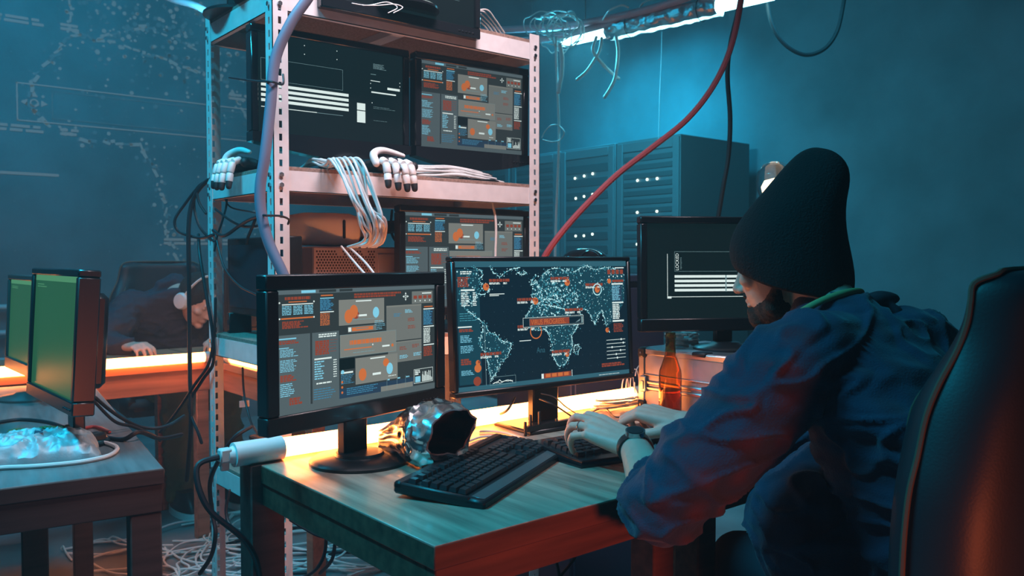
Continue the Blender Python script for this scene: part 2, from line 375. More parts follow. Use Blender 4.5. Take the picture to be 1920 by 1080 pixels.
def ui_locked2(s):
    s.r(0, 0, 1, 1, 'blk', 0)
    for i in range(4): s.r(.02, .50+i*.052, .60, .53+i*.052, 'wht', 2)
    s.r(.02, .735, .38, .742, 'wht', 2); s.r(.38, .738, .56, .742, 'dim', 2); s.box(.02, .25, .56, .47, 'dim', .0015, 2)
    s.r(.66, .58, .72, .655, 'wht', 2); s.r(.66, .665, .72, .79, 'wht', 2)
    s.rows(.78, .13, .88, .19, 6, 'dim', 2, .4); s.box(.755, .235, .985, .43, 'blk', .001, 2)
    s.r(.76, .245, .80, .25, 'dim', 2); s.r(.76, .315, .83, .322, 'wht', 2); s.r(.885, .37, .98, .395, 'wht', 3); s.r(.765, .435, .95, .45, 'wht', 3)
    for u, t in ((.76, .35), (.76, .4), (.98, .3), (.98, .34), (.3, .06), (.52, .06), (.3, .15), (.52, .15), (.77, .56)): s.disc(u, t, .003, 'wht', 4)
    s.rows(.78, .6, .95, .63, 2, 'dim', 2, .2); s.rows(.78, .75, .9, .76, 1, 'dim', 2, .3)
def mp(x, y): u = (x-95)/875; b = 790-(x-100)*.114; return (u, (y-84)/(b-84))
COAST = dict(
    namer=[(180, 118), (215, 130), (222, 158), (205, 185), (225, 215), (255, 235), (228, 262), (192, 262), (182, 288), (165, 312), (150, 292), (130, 320), (150, 352), (172, 372), (192, 392), (215, 412)],
    green=[(258, 108), (265, 140), (300, 168), (312, 160), (330, 140), (360, 126), (402, 118)], ice=[(388, 146), (410, 138), (432, 146), (412, 158), (388, 146)],
    samer=[(215, 412), (232, 432), (240, 470), (272, 480), (300, 515), (346, 530), (335, 570), (316, 610), (290, 640), (280, 670), (262, 700), (246, 722), (240, 690), (234, 640), (222, 580), (203, 540), (200, 500), (215, 460), (215, 412)],
    scand=[(505, 188), (512, 156), (540, 132), (565, 123), (600, 122), (640, 150)], weur=[(448, 215), (475, 190), (490, 222), (500, 250), (470, 262), (455, 262), (455, 312), (480, 316), (500, 300), (530, 284), (560, 292), (585, 305)],
    uk=[(450, 185), (468, 180), (472, 205), (452, 212), (450, 185)],
    africa=[(455, 316), (438, 352), (420, 386), (415, 420), (430, 442), (470, 460), (520, 455), (535, 490), (545, 530), (550, 590), (568, 640), (582, 656), (610, 650), (640, 592), (655, 540), (650, 492), (692, 430), (668, 430), (640, 390), (620, 345), (560, 330), (500, 316), (455, 316)],
    mada=[(664, 545), (684, 535), (690, 560), (675, 594), (664, 575), (664, 545)],
    arab=[(640, 390), (668, 425), (705, 385), (700, 345), (735, 345), (760, 380), (783, 428), (800, 372), (825, 352), (835, 395), (848, 440), (862, 470)],
    casp=[(672, 250), (690, 270), (684, 300), (676, 280), (672, 250)], asian=[(640, 150), (680, 142), (712, 120), (750, 110), (772, 126), (800, 130), (850, 120), (880, 118), (905, 128)])
LAND = [[(455, 225), (515, 150), (600, 120), (760, 110), (920, 118), (960, 160), (955, 300), (900, 400), (850, 440), (825, 352), (783, 428), (735, 345), (690, 345), (640, 385), (585, 305), (480, 312)], COAST['africa'], COAST['samer'],
        [(100, 115), (215, 120), (222, 158), (205, 185), (240, 232), (190, 262), (150, 292), (110, 320)]]
def inpoly(x, y, p):
    c = False
    for i in range(len(p)):
        (a, b), (d, e) = p[i], p[i-1]
        if (b > y) != (e > y) and x < (d-a)*(y-b)/(e-b)+a: c = not c
    return c
def ui_map(s, dots=2300, ds=1):
    s.r(0, 0, 1, 1, 'deep', 0); s.r(0, 0, 1, .045, 'tbar', 1); s.r(0, .965, 1, 1, 'tbar', 1)
    for i, p in enumerate(LAND):
        if i < 3: s.poly([mp(*q) for q in p][::-1], 'land', 1)
    rg = s.rng
    for k in range(dots):
        x, y = rg.uniform(100, 960), rg.uniform(112, 700); lim = 0
        for i, p in enumerate(LAND):
            if inpoly(x, y, p): lim = 1
        if not lim: continue
        eu = x < 720 and y < 400; u, t = mp(x, y)
        q = rg.random(); s.disc(u, t, ds*rg.uniform(.0012, .0034)*(1.25 if eu else 1), 'coast' if q < .42 else 'land2', 2+k % 2, 5)
    for k in range(420 if dots > 1000 else 60):           # the dense glow of the old continent
        x, y = rg.gauss(560, 62), rg.gauss(275, 55)
        if 450 < x < 720 and 130 < y < 400: u, t = mp(x, y); s.disc(u, t, ds*rg.uniform(.0015, .0055), rg.choice(['land2', 'land2', 'land', 'coast']), 2, 6)
    for nm, p in COAST.items():
        for a, b in zip(p, p[1:]):                            # broken, dotted coast lines
            L_ = math.hypot(b[0]-a[0], b[1]-a[1]); n = max(1, int(L_/7))
            for i in range(n):
                f0, f1 = i/n, (i+1)/n; j = lambda: rg.uniform(-2.6, 2.6)
                c0 = (a[0]+(b[0]-a[0])*f0+j(), a[1]+(b[1]-a[1])*f0+j()); c1 = (a[0]+(b[0]-a[0])*f1+j(), a[1]+(b[1]-a[1])*f1+j())
                if rg.random() < .82: s.line([mp(*c0), mp(*c1)], rg.uniform(.0022, .0046), rg.choice(['coast', 'coast', 'land2']), 4)
                for k in range(2): s.disc(*mp(c0[0]+rg.gauss(0, 6), c0[1]+rg.gauss(0, 6)), rg.uniform(.0012, .003), rg.choice(['coast', 'land2']), 3, 5)
    for i in range(16):
        for j in range(9): s.disc(.2+i*.05, .1+j*.1, .0012, 'dim', 1, 5)
    s.r(.01, .06, .125, .95, 'land', 2); s.rows(.03, .075, .1, .105, 2, 'wht', 5, .6); s.rows(.015, .12, .085, .2, 6, 'red', 5, .8); s.r(.03, .215, .1, .228, 'wht', 5)
    s.rows(.03, .24, .075, .35, 8, 'wht', 5, .5); s.rows(.09, .24, .11, .35, 8, 'wht', 5, .5); s.rows(.02, .40, .11, .47, 4, 'land2', 5, .3); s.r(.01, .5, .08, .51, 'wht', 5); s.rows(.015, .52, .1, .545, 2, 'red', 5, .8)
    for a, b in ((.57, .63), (.65, .71), (.84, .88)): s.rows(.02, a, .09, b, 5, 'lblue', 5, .45)
    s.rows(.02, .75, .08, .8, 3, 'red', 5, .8); s.disc(.105, .83, .018, 'org', 6); s.disc(.1, .93, .02, 'red', 5)
    s.r(.145, .5, .147, .97, 'dim', 5)
    for x, y in ((235, 222), (637, 200), (800, 238), (188, 632), (470, 300), (625, 590), (850, 458)):
        u, t = mp(x, y); s.disc(u, t, .016 if y < 400 else .012, 'org', 6); s.disc(u+.006, t-.006, .006, 'red', 7)
    for x, y in ((250, 180), (550, 170), (735, 205), (380, 285), (620, 342), (545, 570), (200, 580), (378, 432)):
        u, t = mp(x, y); s.rows(u, t, u+.11, t+.025, 1, 'red', 6, .9, False); s.rows(u, t+.028, u+.058, t+.045, 2, 'wht', 6, .7, False); s.rows(u+.075, t+.028, u+.095, t+.045, 2, 'wht', 6, .7, False)
    u, t = mp(800, 238); s.ring(u, t, .029, .005, 'coast', 7); u, t = mp(468, 465); s.ring(u, t, .034, .005, 'org', 7)
    u, t = mp(250, 260); s.r(u, t, u+.08, t+.006, 'wht', 5); s.r(u, t+.012, u+.05, t+.018, 'wht', 5); u, t = mp(385, 515); s.r(u, t, u+.065, t+.006, 'wht', 5)
    # banner
    u0, t0 = mp(405, 392); u1, t1 = mp(718, 432)
    s.r(u0, t0, u1, t0+.078, 'deep', 8); s.box(u0, t0, u1, t0+.078, 'wht', .0016, 9); cross(s, u0+.018, t0+.039, 'wht', .014)
    s.b.mi = 0; s.box(u0+.036, t0+.010, u1-.008, t0+.068, 'dim', .001, 9); s.r(u0+.037, t0+.012, u0+.27, t0+.066, 'red', 9)
    s.text('VIRUS PROGRESS..', u0+.044, t0+.060, .042, 'org', 20, .80); s.r(u1-.014, t0+.012, u1-.004, t0+.066, 'dim', 9); s.poly([(u1-.05, t0+.06), (u1-.02, t0+.03), (u1-.024, t0+.05)], 'dim', 9)
    s.text('Ana', *mp(468, 582), .048, 'tbar', 5, .85)
    # side column and footers
    s.r(.925, .055, .985, .064, 'wht', 5)
    for i in range(4): s.r(.875+i*.028, .075, .895+i*.028, .115, 'red', 5); s.disc(.885+i*.028, .135, .004, 'wht', 6)
    s.r(.905, .165, .98, .185, 'red', 6); s.disc(.885, .175, .012, 'org', 6); s.r(.9, .195, .975, .208, 'wht', 6); s.r(.902, .215, .965, .355, 'navy', 5); s.rows(.902, .218, .965, .35, 11, 'lblue', 6, .5); s.r(.9, .36, .975, .372, 'wht', 6)
    s.rows(.902, .38, .948, .515, 9, 'wht', 6, .65, False); s.r(.9, .52, .975, .535, 'wht', 6); s.rows(.905, .55, .97, .63, 6, 'red', 6, .6)
    for i in range(6): s.r(.855, .69+i*.032, .98, .694+i*.032, 'wht', 5); s.disc(.87+.1*rg.random(), .692+i*.032, .005, 'wht', 6)
    s.rows(.82, .89, .98, .925, 2, 'red', 5, .8); s.rows(.80, .985, .95, .992, 1, 'wht', 5)
    s.r(.465, .925, .625, .965, 'red', 5); s.r(.45, .925, .463, .965, 'wht', 6); s.r(.63, .915, .633, .97, 'wht', 6)
    for i in range(4): s.r(.475+i*.036, .93, .503+i*.036, .958, 'org', 6)
    s.box(.165, .91, .305, .975, 'dim', .0015, 5); s.line([(.18+i*.012, .945+rg.uniform(-.02, .02)) for i in range(10)], .003, 'wht', 6); s.line([(.18+i*.012, .955+rg.uniform(-.012, .012)) for i in range(10)], .002, 'wht', 6)
def ui_green(s):
    s.r(0, 0, 1, 1, 'grn', 0); s.r(.0, 0, 1, .05, 'grn2', 1); s.rows(.05, .08, .3, .12, 2, 'grn2', 2, .4)

# ------------------------------------------------------------------ monitors
def monitor(label, w, h, loc, yaw, tilt, ui, foot_z, base='round', bez=.018, chin=.026, dep=.045, curved=False, neck_w=.05, base_r=.1, level=1.0, seed=1, group=None, bm=None, buttons=True, neck_back=None, name='monitor'):
    """loc = middle of the lower edge of the housing's front; the screen looks to local -y"""
    bm = bm or BEZ
    t = thing(name, label, 'monitor', (loc[0], loc[1], foot_z), yaw, group)
    z0 = loc[2]-foot_z
    TM = Matrix.Translation((0, 0, z0)) @ Matrix.Rotation(tilt, 4, 'X')
    q = B(); q.M = TM
    if curved:
        n = 16; low = [(-w/2+w*i/n, .012-.030*math.sin(PI*i/n)) for i in range(n+1)]
        q.prism(low+[(w/2, chin), (-w/2, chin)], -.014, dep*.5); 
    else: q.box((-w/2, -.008, 0), (w/2, dep*.5, chin), .003)
    q.box((-w/2, -.008, h-bez), (w/2, dep*.5, h), .003)
    q.box((-w/2, -.008, chin), (-w/2+bez, dep*.5, h-bez), .003); q.box((w/2-bez, -.008, chin), (w/2, dep*.5, h-bez), .003)
    q.box((-w/2+.01, .004, .012), (w/2-.01, dep*.5, h-.01), .002)
    q.box((-w*.36, dep*.4, h*.16), (w*.36, dep, h*.84), .012)
    q.build('housing', bm, t)
    s = UI(w-2*bez, h-bez-chin, seed); ui(s); s.b.M = None
    sm = s.b.build('screen', uimats(level, '' if level == 1 else '_%d' % int(level*100)), t, smooth=False)
    sm.matrix_local = TM @ Matrix.Translation((0, -.0005, chin+(h-bez-chin)/2))
    if buttons:
        q = B(); q.M = TM
        for i in range(5): q.box((w*.34+i*.012, -.0105-(.006 if curved else 0), chin*.35), (w*.34+.007+i*.012, -.006, chin*.35+.004), .0008)
        q.build('button', DKM, t)
    if base:
        y = dep*.7; neck_w = neck_w
        q = B(); q.box((-neck_w/2, y-.012, .008), (neck_w/2, y+.014, z0+.08), .004); q.build('neck', bm, t)
        q = B()
        if base == 'round':
            q.lathe([(base_r, 0), (base_r, .006), (base_r*.93, .011), (base_r*.5, .016), (neck_w*.75, .022), (.001, .023)], (0, y-.02, 0), 40)
        else: q.box((-base_r, y-.10, 0), (base_r, y+.06, .010), .003)
        q.build('base', bm, t)
    return t

DZ = .75
m1 = monitor('black monitor with cluttered orange and grey windows, on the desk beside the foil bag', .500, .305, (.878, 1.550, .845), R(13.5), R(0), ui_hack, DZ, 'round', .030, .036, .05, neck_w=.066, base_r=.105, seed=3)
m2 = monitor('black monitor showing the glowing world map and virus banner', .592, .338, (1.447, 1.594, .848), R(-2.8), R(-3), ui_map, DZ, 'plate', .012, .014, .04, neck_w=.085, base_r=.118, seed=5, buttons=False)
case_top = .926
m3 = monitor('black monitor with LOCKED text and white bars standing on the aluminium case', .51, .317, tuple(P(1365, 620, 2.33)), R(-30), R(-2), ui_locked, case_top, 'round', .020, .036, .05, neck_w=.05, base_r=.09, seed=7)
MA = monitor('shelf monitor with white bars on a dark screen, curved chin, behind the slotted post', .470, .311, (1.092, 2.08, 1.470), R(-1), R(0), ui_locked2, 1.408, 'round', .020, .036, .055, True, seed=9, bm=BLKG)
MB_ = monitor('shelf monitor with curved chin showing orange windows, beside the post end of the middle shelf', .408, .312, (1.538, 2.045, 1.466), R(-4), R(1), ui_hack, 1.408, 'round', .022, .040, .055, True, seed=11, bm=BLKG, level=.8)
MC = monitor('monitor under the middle shelf showing orange windows, half hidden by the map monitor', .475, .315, (1.482, 2.0, 1.016), R(0), R(0), ui_hack, .972, 'round', .020, .026, .05, seed=13, level=.9)
ml2 = monitor('greenish monitor seen almost edge on, standing behind the crumpled chip bag', .415, .31, (.400, 2.135, .848), R(-88), R(-3.5), ui_green, DZ, 'round', .016, .030, .075, base_r=.09, seed=15, bm=BEZ)
ml1 = monitor('greenish square monitor farther along the dark table, with buttons in its lower frame', .42, .30, (.470, 2.92, .83), R(-88), R(-3), ui_green, DZ, 'round', .016, .036, .06, base_r=.09, seed=17, bm=mat('grey_bezel', (.06, .075, .075), .4))
mt1 = monitor('monitor on top of the shelf rack, only its lower frame in view', .50, .32, tuple(P(760, 46, 2.25)), R(0), R(0), ui_locked2, 1.848, 'round', .02, .03, .05, seed=19, bm=BLKG)
mt2 = monitor('monitor back on top of the rack by the slotted corner post', .42, .30, (.93, 2.28, 1.875), R(60), R(0), ui_green, 1.848, 'round', .02, .03, .05, seed=21, bm=BLK)
q = B(); q.ell((.02, -.011, .045), (.006, .003, .006)); pl = q.build('power_light', glow('power_led', (.3, .9, 1), 1.2), mt1)
bk = monitor('dark monitor on the far table turned away, its rear lit orange', .40, .30, (1.50, 3.42, .84), R(150), R(0), ui_green, DZ, 'round', .02, .03, .06, seed=23, bm=BLK)

# ------------------------------------------------------------------ desks
DX0, DX1, DY0, DY1 = .700, 2.12, 1.028, 1.722
desk = thing('desk', 'wooden desk carrying the keyboards and the world map monitor', 'desk', (DX0, DY0, 0))
def wooden_desk(t, lx, ly, top_m, edge_m, legs, th=.038, ap=.048, leg=.055, inset=.0):
    q = B(); q.box((0, 0, DZ-th), (lx, ly, DZ-.0015), .0015, 1); q.box((.001, .001, DZ-.004), (lx-.001, ly-.001, DZ), .001, 0)
    q.build('tabletop', [top_m, edge_m], t)
    z0, z1 = DZ-th-ap, DZ-th
    for a, b in (((.004, .004, z0), (lx-.004, .03, z1)), ((.004, ly-.03, z0), (lx-.004, ly-.004, z1)), ((.004, .03, z0), (.03, ly-.03, z1)), ((lx-.03, .03, z0), (lx-.004, ly-.03, z1))):
        boxobj('apron', a, b, edge_m, t, .002)
    for x, y in legs: boxobj('leg', (x, y, 0), (x+leg, y+leg, z0 if inset == 0 else z0), edge_m, t, .003)
L_ = .058
wooden_desk(desk, DX1-DX0, DY1-DY0, WOOD, WOODE, [(.503, .006), (DX1-DX0-.065, .006), (DX1-DX0-.065, DY1-DY0-.065), (.636, .006), (.004, .006)], leg=.06)
boxobj('leg', (-.022, DY1-DY0-.055, 0), (.052, DY1-DY0+.006, DZ+.002), WOODD, desk, .003)
for c in list(desk.children):                        # the near corner stands free: drop its leg
    if c.name.startswith('leg') and False: pass
td = thing('side_table', 'dark walnut table with the chip bag and green monitors on it', 'table', PZ(309, 878, DZ).to_tuple()[:2]+(0,), R(-7.5))
tm = mat('dark_walnut_top', (.14, .15, .155), .45, noise_s=2.4, noise_a=.3, kind='woody', coat=.2)
q = B(); q.box((-.85, 0, DZ-.032), (0, 1.45, DZ-.001), .002, 1); q.box((-.848, .002, DZ-.004), (-.002, 1.448, DZ), .001, 0); q.build('tabletop', [tm, WOODD], td)
for a, b in (((-.845, .004, .66), (-.004, .03, .718)), ((-.845, 1.42, .66), (-.004, 1.446, .718)), ((-.03, .03, .66), (-.004, 1.42, .718)), ((-.845, .03, .66), (-.82, 1.42, .718))): boxobj('apron', a, b, WOODD, td, .002)
for x, y in ((-.066, .006), (-.845, .006), (-.066, 1.385), (-.845, 1.385), (-.24, .62)): boxobj('leg', (x, y, 0), (x+.06, y+.06, .66), WOODD, td, .003)
OAKF = mat('far_table_wood', (.40, .16, .10), .5, noise_s=1.6, noise_a=.3, kind='wood')
OAKG = mat('far_table_wood_across', (.40, .16, .10), .5, noise_s=1.6, noise_a=.3, kind='woody')
ft = thing('table', 'far wooden table with the hooded person leaning on it', 'table', (0, 3.50, 0))
boxobj('tabletop', (-.2, 0, DZ-.03), (1.275, .62, DZ), OAKF, ft, .002)
boxobj('apron', (-.18, .012, DZ-.12), (1.27, .04, DZ-.03), OAKF, ft, .002); boxobj('apron', (-.18, .56, DZ-.12), (1.27, .59, DZ-.03), OAKF, ft, .002)
for x, y in ((-.18, .012), (1.2, .012), (-.18, .54), (1.2, .54)): boxobj('leg', (x, y, 0), (x+.05, y+.05, DZ-.12), OAKF, ft, .002)
f2 = thing('table', 'wooden table standing behind the shelf rack with an orange tube along its edge', 'table', (1.28, 2.62, 0))
boxobj('tabletop', (0, 0, DZ-.03), (.62, 1.50, DZ), OAKG, f2, .002)
boxobj('apron', (.012, .02, DZ-.12), (.04, 1.48, DZ-.03), OAKG, f2, .002); boxobj('apron', (.58, .02, DZ-.12), (.605, 1.48, DZ-.03), OAKG, f2, .002)
for x, y in ((.012, .02), (.56, .02), (.012, 1.42), (.56, 1.42)): boxobj('leg', (x, y, 0), (x+.05, y+.05, DZ-.12), OAKG, f2, .002)

# ------------------------------------------------------------------ glowing tubes
ORG = mat('orange_tube_glow', (1, .5, .2), .3, emit=(1, .27, .055), es=21)
def tube_lamp(label, a, b, r, cap_len=.0, glow_m=ORG, caps=True, name='tube_lamp'):
    a, b = Vector(a), Vector(b); d = (b-a).normalized()
    t = thing(name, label, 'lamp', a)
    q = B(); q.cyl((0, 0, 0), b-a, r, 24); q.build('tube', glow_m, t)
    if caps:
        q = B(); q.tube([d*.02, -d*cap_len], [r*1.22, r*1.22], 24, 1, caps='flat'); q.tube([-d*cap_len, -d*(cap_len+.012)], [r*.9, r*.7], 20, 1); q.build('end_cap', WHT, t)
        q = B(); q.tube([b-a-d*.01, b-a+d*.02], r*1.1, 24, 1); q.build('end_cap', WHT, t)
    return t
tl = tube_lamp('long orange glowing tube lying along the back edge of the wooden desk', (.735, 1.688, DZ+.0255), (1.87, 1.688, DZ+.0255), .0208, .085)
q = B(); q.box((-.115, -.012, -.012), (-.09, .012, .016), .003); q.box((-.112, -.006, -.03), (-.095, .004, -.008), .002); q.build('plug', mat('pale_teal_plastic', (.5, .68, .68), .4), tl)
cable('cord', None, [(-.115, 0, 0), (-.16, .0, -.015), (-.15, -.03, -.09), (-.08, -.05, -.17), (-.04, -.02, -.26), (-.03, .02, -.40)], .006, CABK, parent=tl)
tube_lamp('orange glowing tube on the far table before the hooded person', (.12, 3.49, DZ+.022), (1.235, 3.49, DZ+.022), .02, .03)
tube_lamp('orange glowing tube on the table edge behind the shelf rack', (1.30, 3.38, DZ+.022), (1.30, 2.72, DZ+.022), .02, .03)

# ------------------------------------------------------------------ shelf rack
SX0, SX1, SY0, SY1 = .858, 1.722, 1.948, 2.402
rack = thing('shelf_rack', 'white slotted steel shelf rack loaded with monitors and cables', 'shelf', (SX0, SY0, 0))
rw, rd = SX1-SX0, SY1-SY0
SLOT_R = random.Random(4)
def post(ox, oy, sx, sy, H=1.865, fl=.040, th=.002):
    q = B()
    def flange(ax):
        n0, n1 = fl*.38, fl*.58
        def pl(a0, a1, z0, z1):
            if ax == 0: q.box((ox+sx*a0, oy, z0), (ox+sx*a1, oy+sy*th, z1))
            else: q.box((ox, oy+sy*a0, z0), (ox+sx*th, oy+sy*a1, z1))
        pl(0, n0, 0, H); pl(n1, fl, 0, H)
        z = .02
        pl(n0, n1, 0, z)
        while z < H-.03: pl(n0, n1, z+.017, z+.0315); z += .0315
        pl(n0, n1, z, H)
    flange(0); flange(1)
    o = q.build('post', STEEL, rack, smooth=False)
    return o
posts = [post(0, 0, 1, 1), post(rw, 0, -1, 1), post(0, rd, 1, -1), post(rw, rd, -1, -1)]
SH = [.60, .968, 1.408, 1.848]
for z in SH:
    t = thing('shelf', None, None); t.parent = rack
    q = B(); bh, bt = .052, .002; zt = z-.010
    y0, y1, x0, x1 = .0022, rd-.0022, .0022, rw-.0022
    q.box((x0, y0, zt-bh), (x1, y0+bt, zt)); q.box((x0, y0, zt-bh), (x1, y0+.014, zt-bh+bt))
    q.box((x0, y1-bt, zt-bh), (x1, y1, zt)); q.box((x0, y0, zt-bh), (x0+bt, y1, zt)); q.box((x1-bt, y0, zt-bh), (x1, y1, zt))
    q.box((x0, y0, zt-bh), (x0+.014, y1, zt-bh+bt)); q.box((x0, y1-.014, zt-bh), (x1, y1, zt-bh+bt))
    q.box((rw/2-.02, y0+.004, zt-.02), (rw/2+.02, y1-.004, zt-.0015)); q.build('beam', STEEL, t, smooth=False)
    boxobj('board', (.004, .003, z-.0105), (rw-.004, rd-.003, z), BOARD, t, .001)
for z in SH:
    for cx, sx in ((0, 1), (rw, -1)):
        for k in (0, 1):
            zz = z-.022-.025*k
            q = B(); q.cyl((cx+sx*.0195, .0005, zz), (cx+sx*.0195, -.0045, zz), .0062, 6); q.build('bolt', ZINC, rack)
            if sx > 0: q = B(); q.cyl((.0005, .0195, zz), (-.0045, .0195, zz), .0062, 6); q.build('bolt', ZINC, rack)
    for k in (0, 1): q = B(); q.cyl((.0005, rd-.0195, z-.022-.025*k), (-.0045, rd-.0195, z-.022-.025*k), .0062, 6); q.build('bolt', ZINC, rack)

# ------------------------------------------------------------------ keyboards
KEYM = mat('keycap', (.022, .024, .028), .38, coat=.15)
def keyboard(label, loc, rz, w=.445, d=.165, ergo=False):
    t = thing('keyboard', label, 'keyboard', loc, rz)
    sl = .16
    T = Matrix.Translation((0, 0, .012)) @ Matrix.Rotation(R(4.5), 4, 'X')
    q = B(); q.M = T
    if ergo:
        n = 14; fr = [(-w/2+w*i/n, -d/2-.022*math.sin(PI*i/n)-.015) for i in range(n+1)]
        poly = fr+[(w/2, d/2), (-w/2, d/2)]
        q.loft([[(x, y, -.009) for x, y in poly], [(x, y, .006) for x, y in poly], [(x*.985, y*.975, .011) for x, y in poly]])
    else:
        q.box((-w/2, -d/2-.03, -.009), (w/2, d/2, .008), .004)
        q.box((-w/2, -d/2-.03, -.002), (w/2, -d/2+.008, .010), .004); q.box((-w/2, d/2-.02, 0), (w/2, d/2, .014), .004)
        q.box((-w/2, -d/2, 0), (-w/2+.008, d/2, .013), .003); q.box((w/2-.008, -d/2, 0), (w/2, d/2, .013), .003)
    q.build('case', BLKG if ergo else BLK, t)
    if not ergo:
        q = B(); q.M = T; q.box((-w/2+.012, -d/2-.024, .0098), (w/2-.012, -d/2+.002, .0112), .0005); q.build('palm_strip', mat('grey_metal_strip', (.16, .18, .19), .28, .5), t)
    for x in (-w*.4, w*.4):
        q = B(); q.box((x-.015, d/2-.03, 0), (x+.015, d/2-.018, .014), .002); q.build('foot', BLK, t)
    proto = {}
    def key(x, y, kw, kd=.0155):
        k = round(kw, 4)
        if k not in proto:
            q = B(); hw, hd = kw/2, kd/2
            q.loft([[(-hw, -hd, 0), (hw, -hd, 0), (hw, hd, 0), (-hw, hd, 0)], [(-hw+.0022, -hd+.002, .0075), (hw-.0022, -hd+.002, .0075), (hw-.0022, hd-.0018, .008), (-hw+.0022, hd-.0018, .008)]])
            o = q.build('key', KEYM, t); proto[k] = o
        else:
            o = proto[k].copy(); COL.objects.link(o); o.parent = t
        o.matrix_local = T @ Matrix.Translation((x, y, .0105))
    u = .0187; x0 = -w/2+.014; yb = -d/2+.022
    rows = [[1.25, 1.25, 1.25, 6.25, 1.25, 1.25, 1.25, 1.25], [2.25]+[1]*10+[2.75], [1.75]+[1]*11+[2.25], [1.5]+[1]*12+[1.5], [1]*13+[2]]
    for r_, row in enumerate(rows):
        x = x0
        for kw in row: key(x+kw*u/2, yb+r_*u, kw*u-.0012); x += kw*u
    x = x0
    for g in range(13):
        if g in (1, 5, 9): x += u*.5
        key(x+u/2, yb+5.35*u, u-.0012, .013); x += u
    xn = x0+15.3*u
    for i in range(3):
        for j in (3, 4): key(xn+i*u+u/2, yb+j*u, u-.0012)
        key(xn+i*u+u/2, yb, u-.0012)
    key(xn+1.5*u, yb+u, u-.0012)
    if w > .42:
        xp = xn+3.25*u
        for i in range(4):
            for j in range(5): 
                if xp+i*u+u/2 < w/2-.014: key(xp+i*u+u/2, yb+j*u, u-.0012)
    return t
keyboard('black keyboard lying askew with a grey front strip, nobody typing on it', (1.020, 1.322, DZ), R(27.5), .45, .152)
keyboard('black curved keyboard under the hands of the person in the beanie', (1.418, 1.300, DZ), R(-3), .44, .155, True)

# ------------------------------------------------------------------ things on the desk
def crumple(v, s, a, seed=0): p = Vector(v)*s+Vector((seed, seed*1.7, 0)); return (noise.noise(p)+.6*noise.noise(p*2.3))*a
def foil_bag():
    o0 = PZ(820, 850, DZ)
    t = thing('snack_bag', 'torn open silver foil snack bag lying on the desk, its dark mouth gaping', 'bag', o0)
    key = [(709, 824, 1.83, (.8, -.4, 0), .004, .020), (722, 823, 1.815, (.8, -.45, 0), .008, .026), (742, 821, 1.79, (.75, -.5, .05), .020, .033), (766, 818, 1.765, (.6, -.6, .1), .048, .047), (795, 815, 1.73, (.35, -.75, .2), .066, .056), (820, 814, 1.71, (.1, -.85, .3), .075, .060), (838, 812, 1.68, (-.03, -.85, .40), .073, .053), (846, 812, 1.665, (-.06, -.85, .44), .066, .038)]
    N = 96
    def rings(scale, k0, res):
        out = []; n = len(key)-1
        for i in range(k0*res, n*res+1):
            f = i/res; k = min(int(f), n-1); g = f-k; A_, C_ = key[k], key[k+1]; m = lambda j: A_[j]*(1-g)+C_[j]*g
            c = P(m(0), m(1), m(2)); nn = (Vector(A_[3])*(1-g)+Vector(C_[3])*g).normalized(); e2 = (Vector((0, 0, 1))-nn*nn.z).normalized(); e1 = e2.cross(nn)
            e1, e2 = e1*math.cos(.34)+e2*math.sin(.34), e2*math.cos(.34)-e1*math.sin(.34)
            ring = []
            for j in range(N):
                a = 2*PI*j/N; ca, sa = math.cos(a), math.sin(a); w_, h_ = m(4)*scale, m(5)*scale*(1 if f < 5 else 1-.16*(f-5)*ca*ca)
                p = c+e1*ca*w_+e2*sa*h_; q_ = Vector((ca*2.2, sa*2.2, f*1.1))
                cr = (1 if f < 5 else max(.25, 1-(f-5)*.45))*(1-abs(noise.noise(q_*.9))*2.4)*.011+(1-abs(noise.noise(q_*2.0+Vector((7, 3, 1))))*2)*.0012
                if f < 3: cr += .006*math.sin(9*a+f*2)*(1-abs(f-1.5)/1.6 if abs(f-1.5) < 1.5 else 0)
                p = p+(e1*ca+e2*sa)*cr*min(1, m(4)/.03)
                if f > 5: p += (nn*(.022*noise.noise(Vector((ca*1.1, sa*1.1, 4)))+.022*sa)+e2*.014*noise.noise(Vector((ca*1.3, sa*1.3, 8))))*(f-5)/2
                p.z = max(p.z, DZ+.002+(.003 if scale < 1 else 0)); ring.append(p-o0)
            out.append(ring)
        return out
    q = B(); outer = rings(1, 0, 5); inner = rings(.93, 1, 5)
    q.loft(outer, cap1=False); q.loft([outer[-1]]+list(reversed(inner)), cap0=False, mi=1); q.build('bag_body', [FOIL, mat('foil_mouth_shade', (.16, .16, .17), .5, .4)], t, ang=40)  # inner foil coloured darker, standing for the shade inside the mouth
    return t
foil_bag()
def bottle():
    c = (1.752, 1.452, DZ)
    t = thing('beer_bottle', 'half full amber beer bottle without a label, in front of the aluminium case', 'bottle', c)
    prof = [(.001, .0), (.027, .0), (.0305, .004), (.0305, .118), (.029, .132), (.022, .152), (.0155, .172), (.0135, .190), (.0130, .216), (.0145, .217), (.0145, .224), (.0132, .226), (.0132, .233), (.0105, .233), (.0105, .216), (.0112, .190), (.0130, .173), (.0195, .152), (.0265, .131), (.0278, .118), (.0278, .006), (.001, .005)]
    q = B(); q.lathe(prof, seg=36, cap=False); q.build('glass', glass('amber_glass', (.72, .42, .16)), t)
    q = B(); q.lathe([(.001, .0055), (.0275, .0065), (.0275, .080), (.001, .080)], seg=32); q.build('beer', glass('beer', (.34, .12, .03), 0, 1.33), t)
bottle()
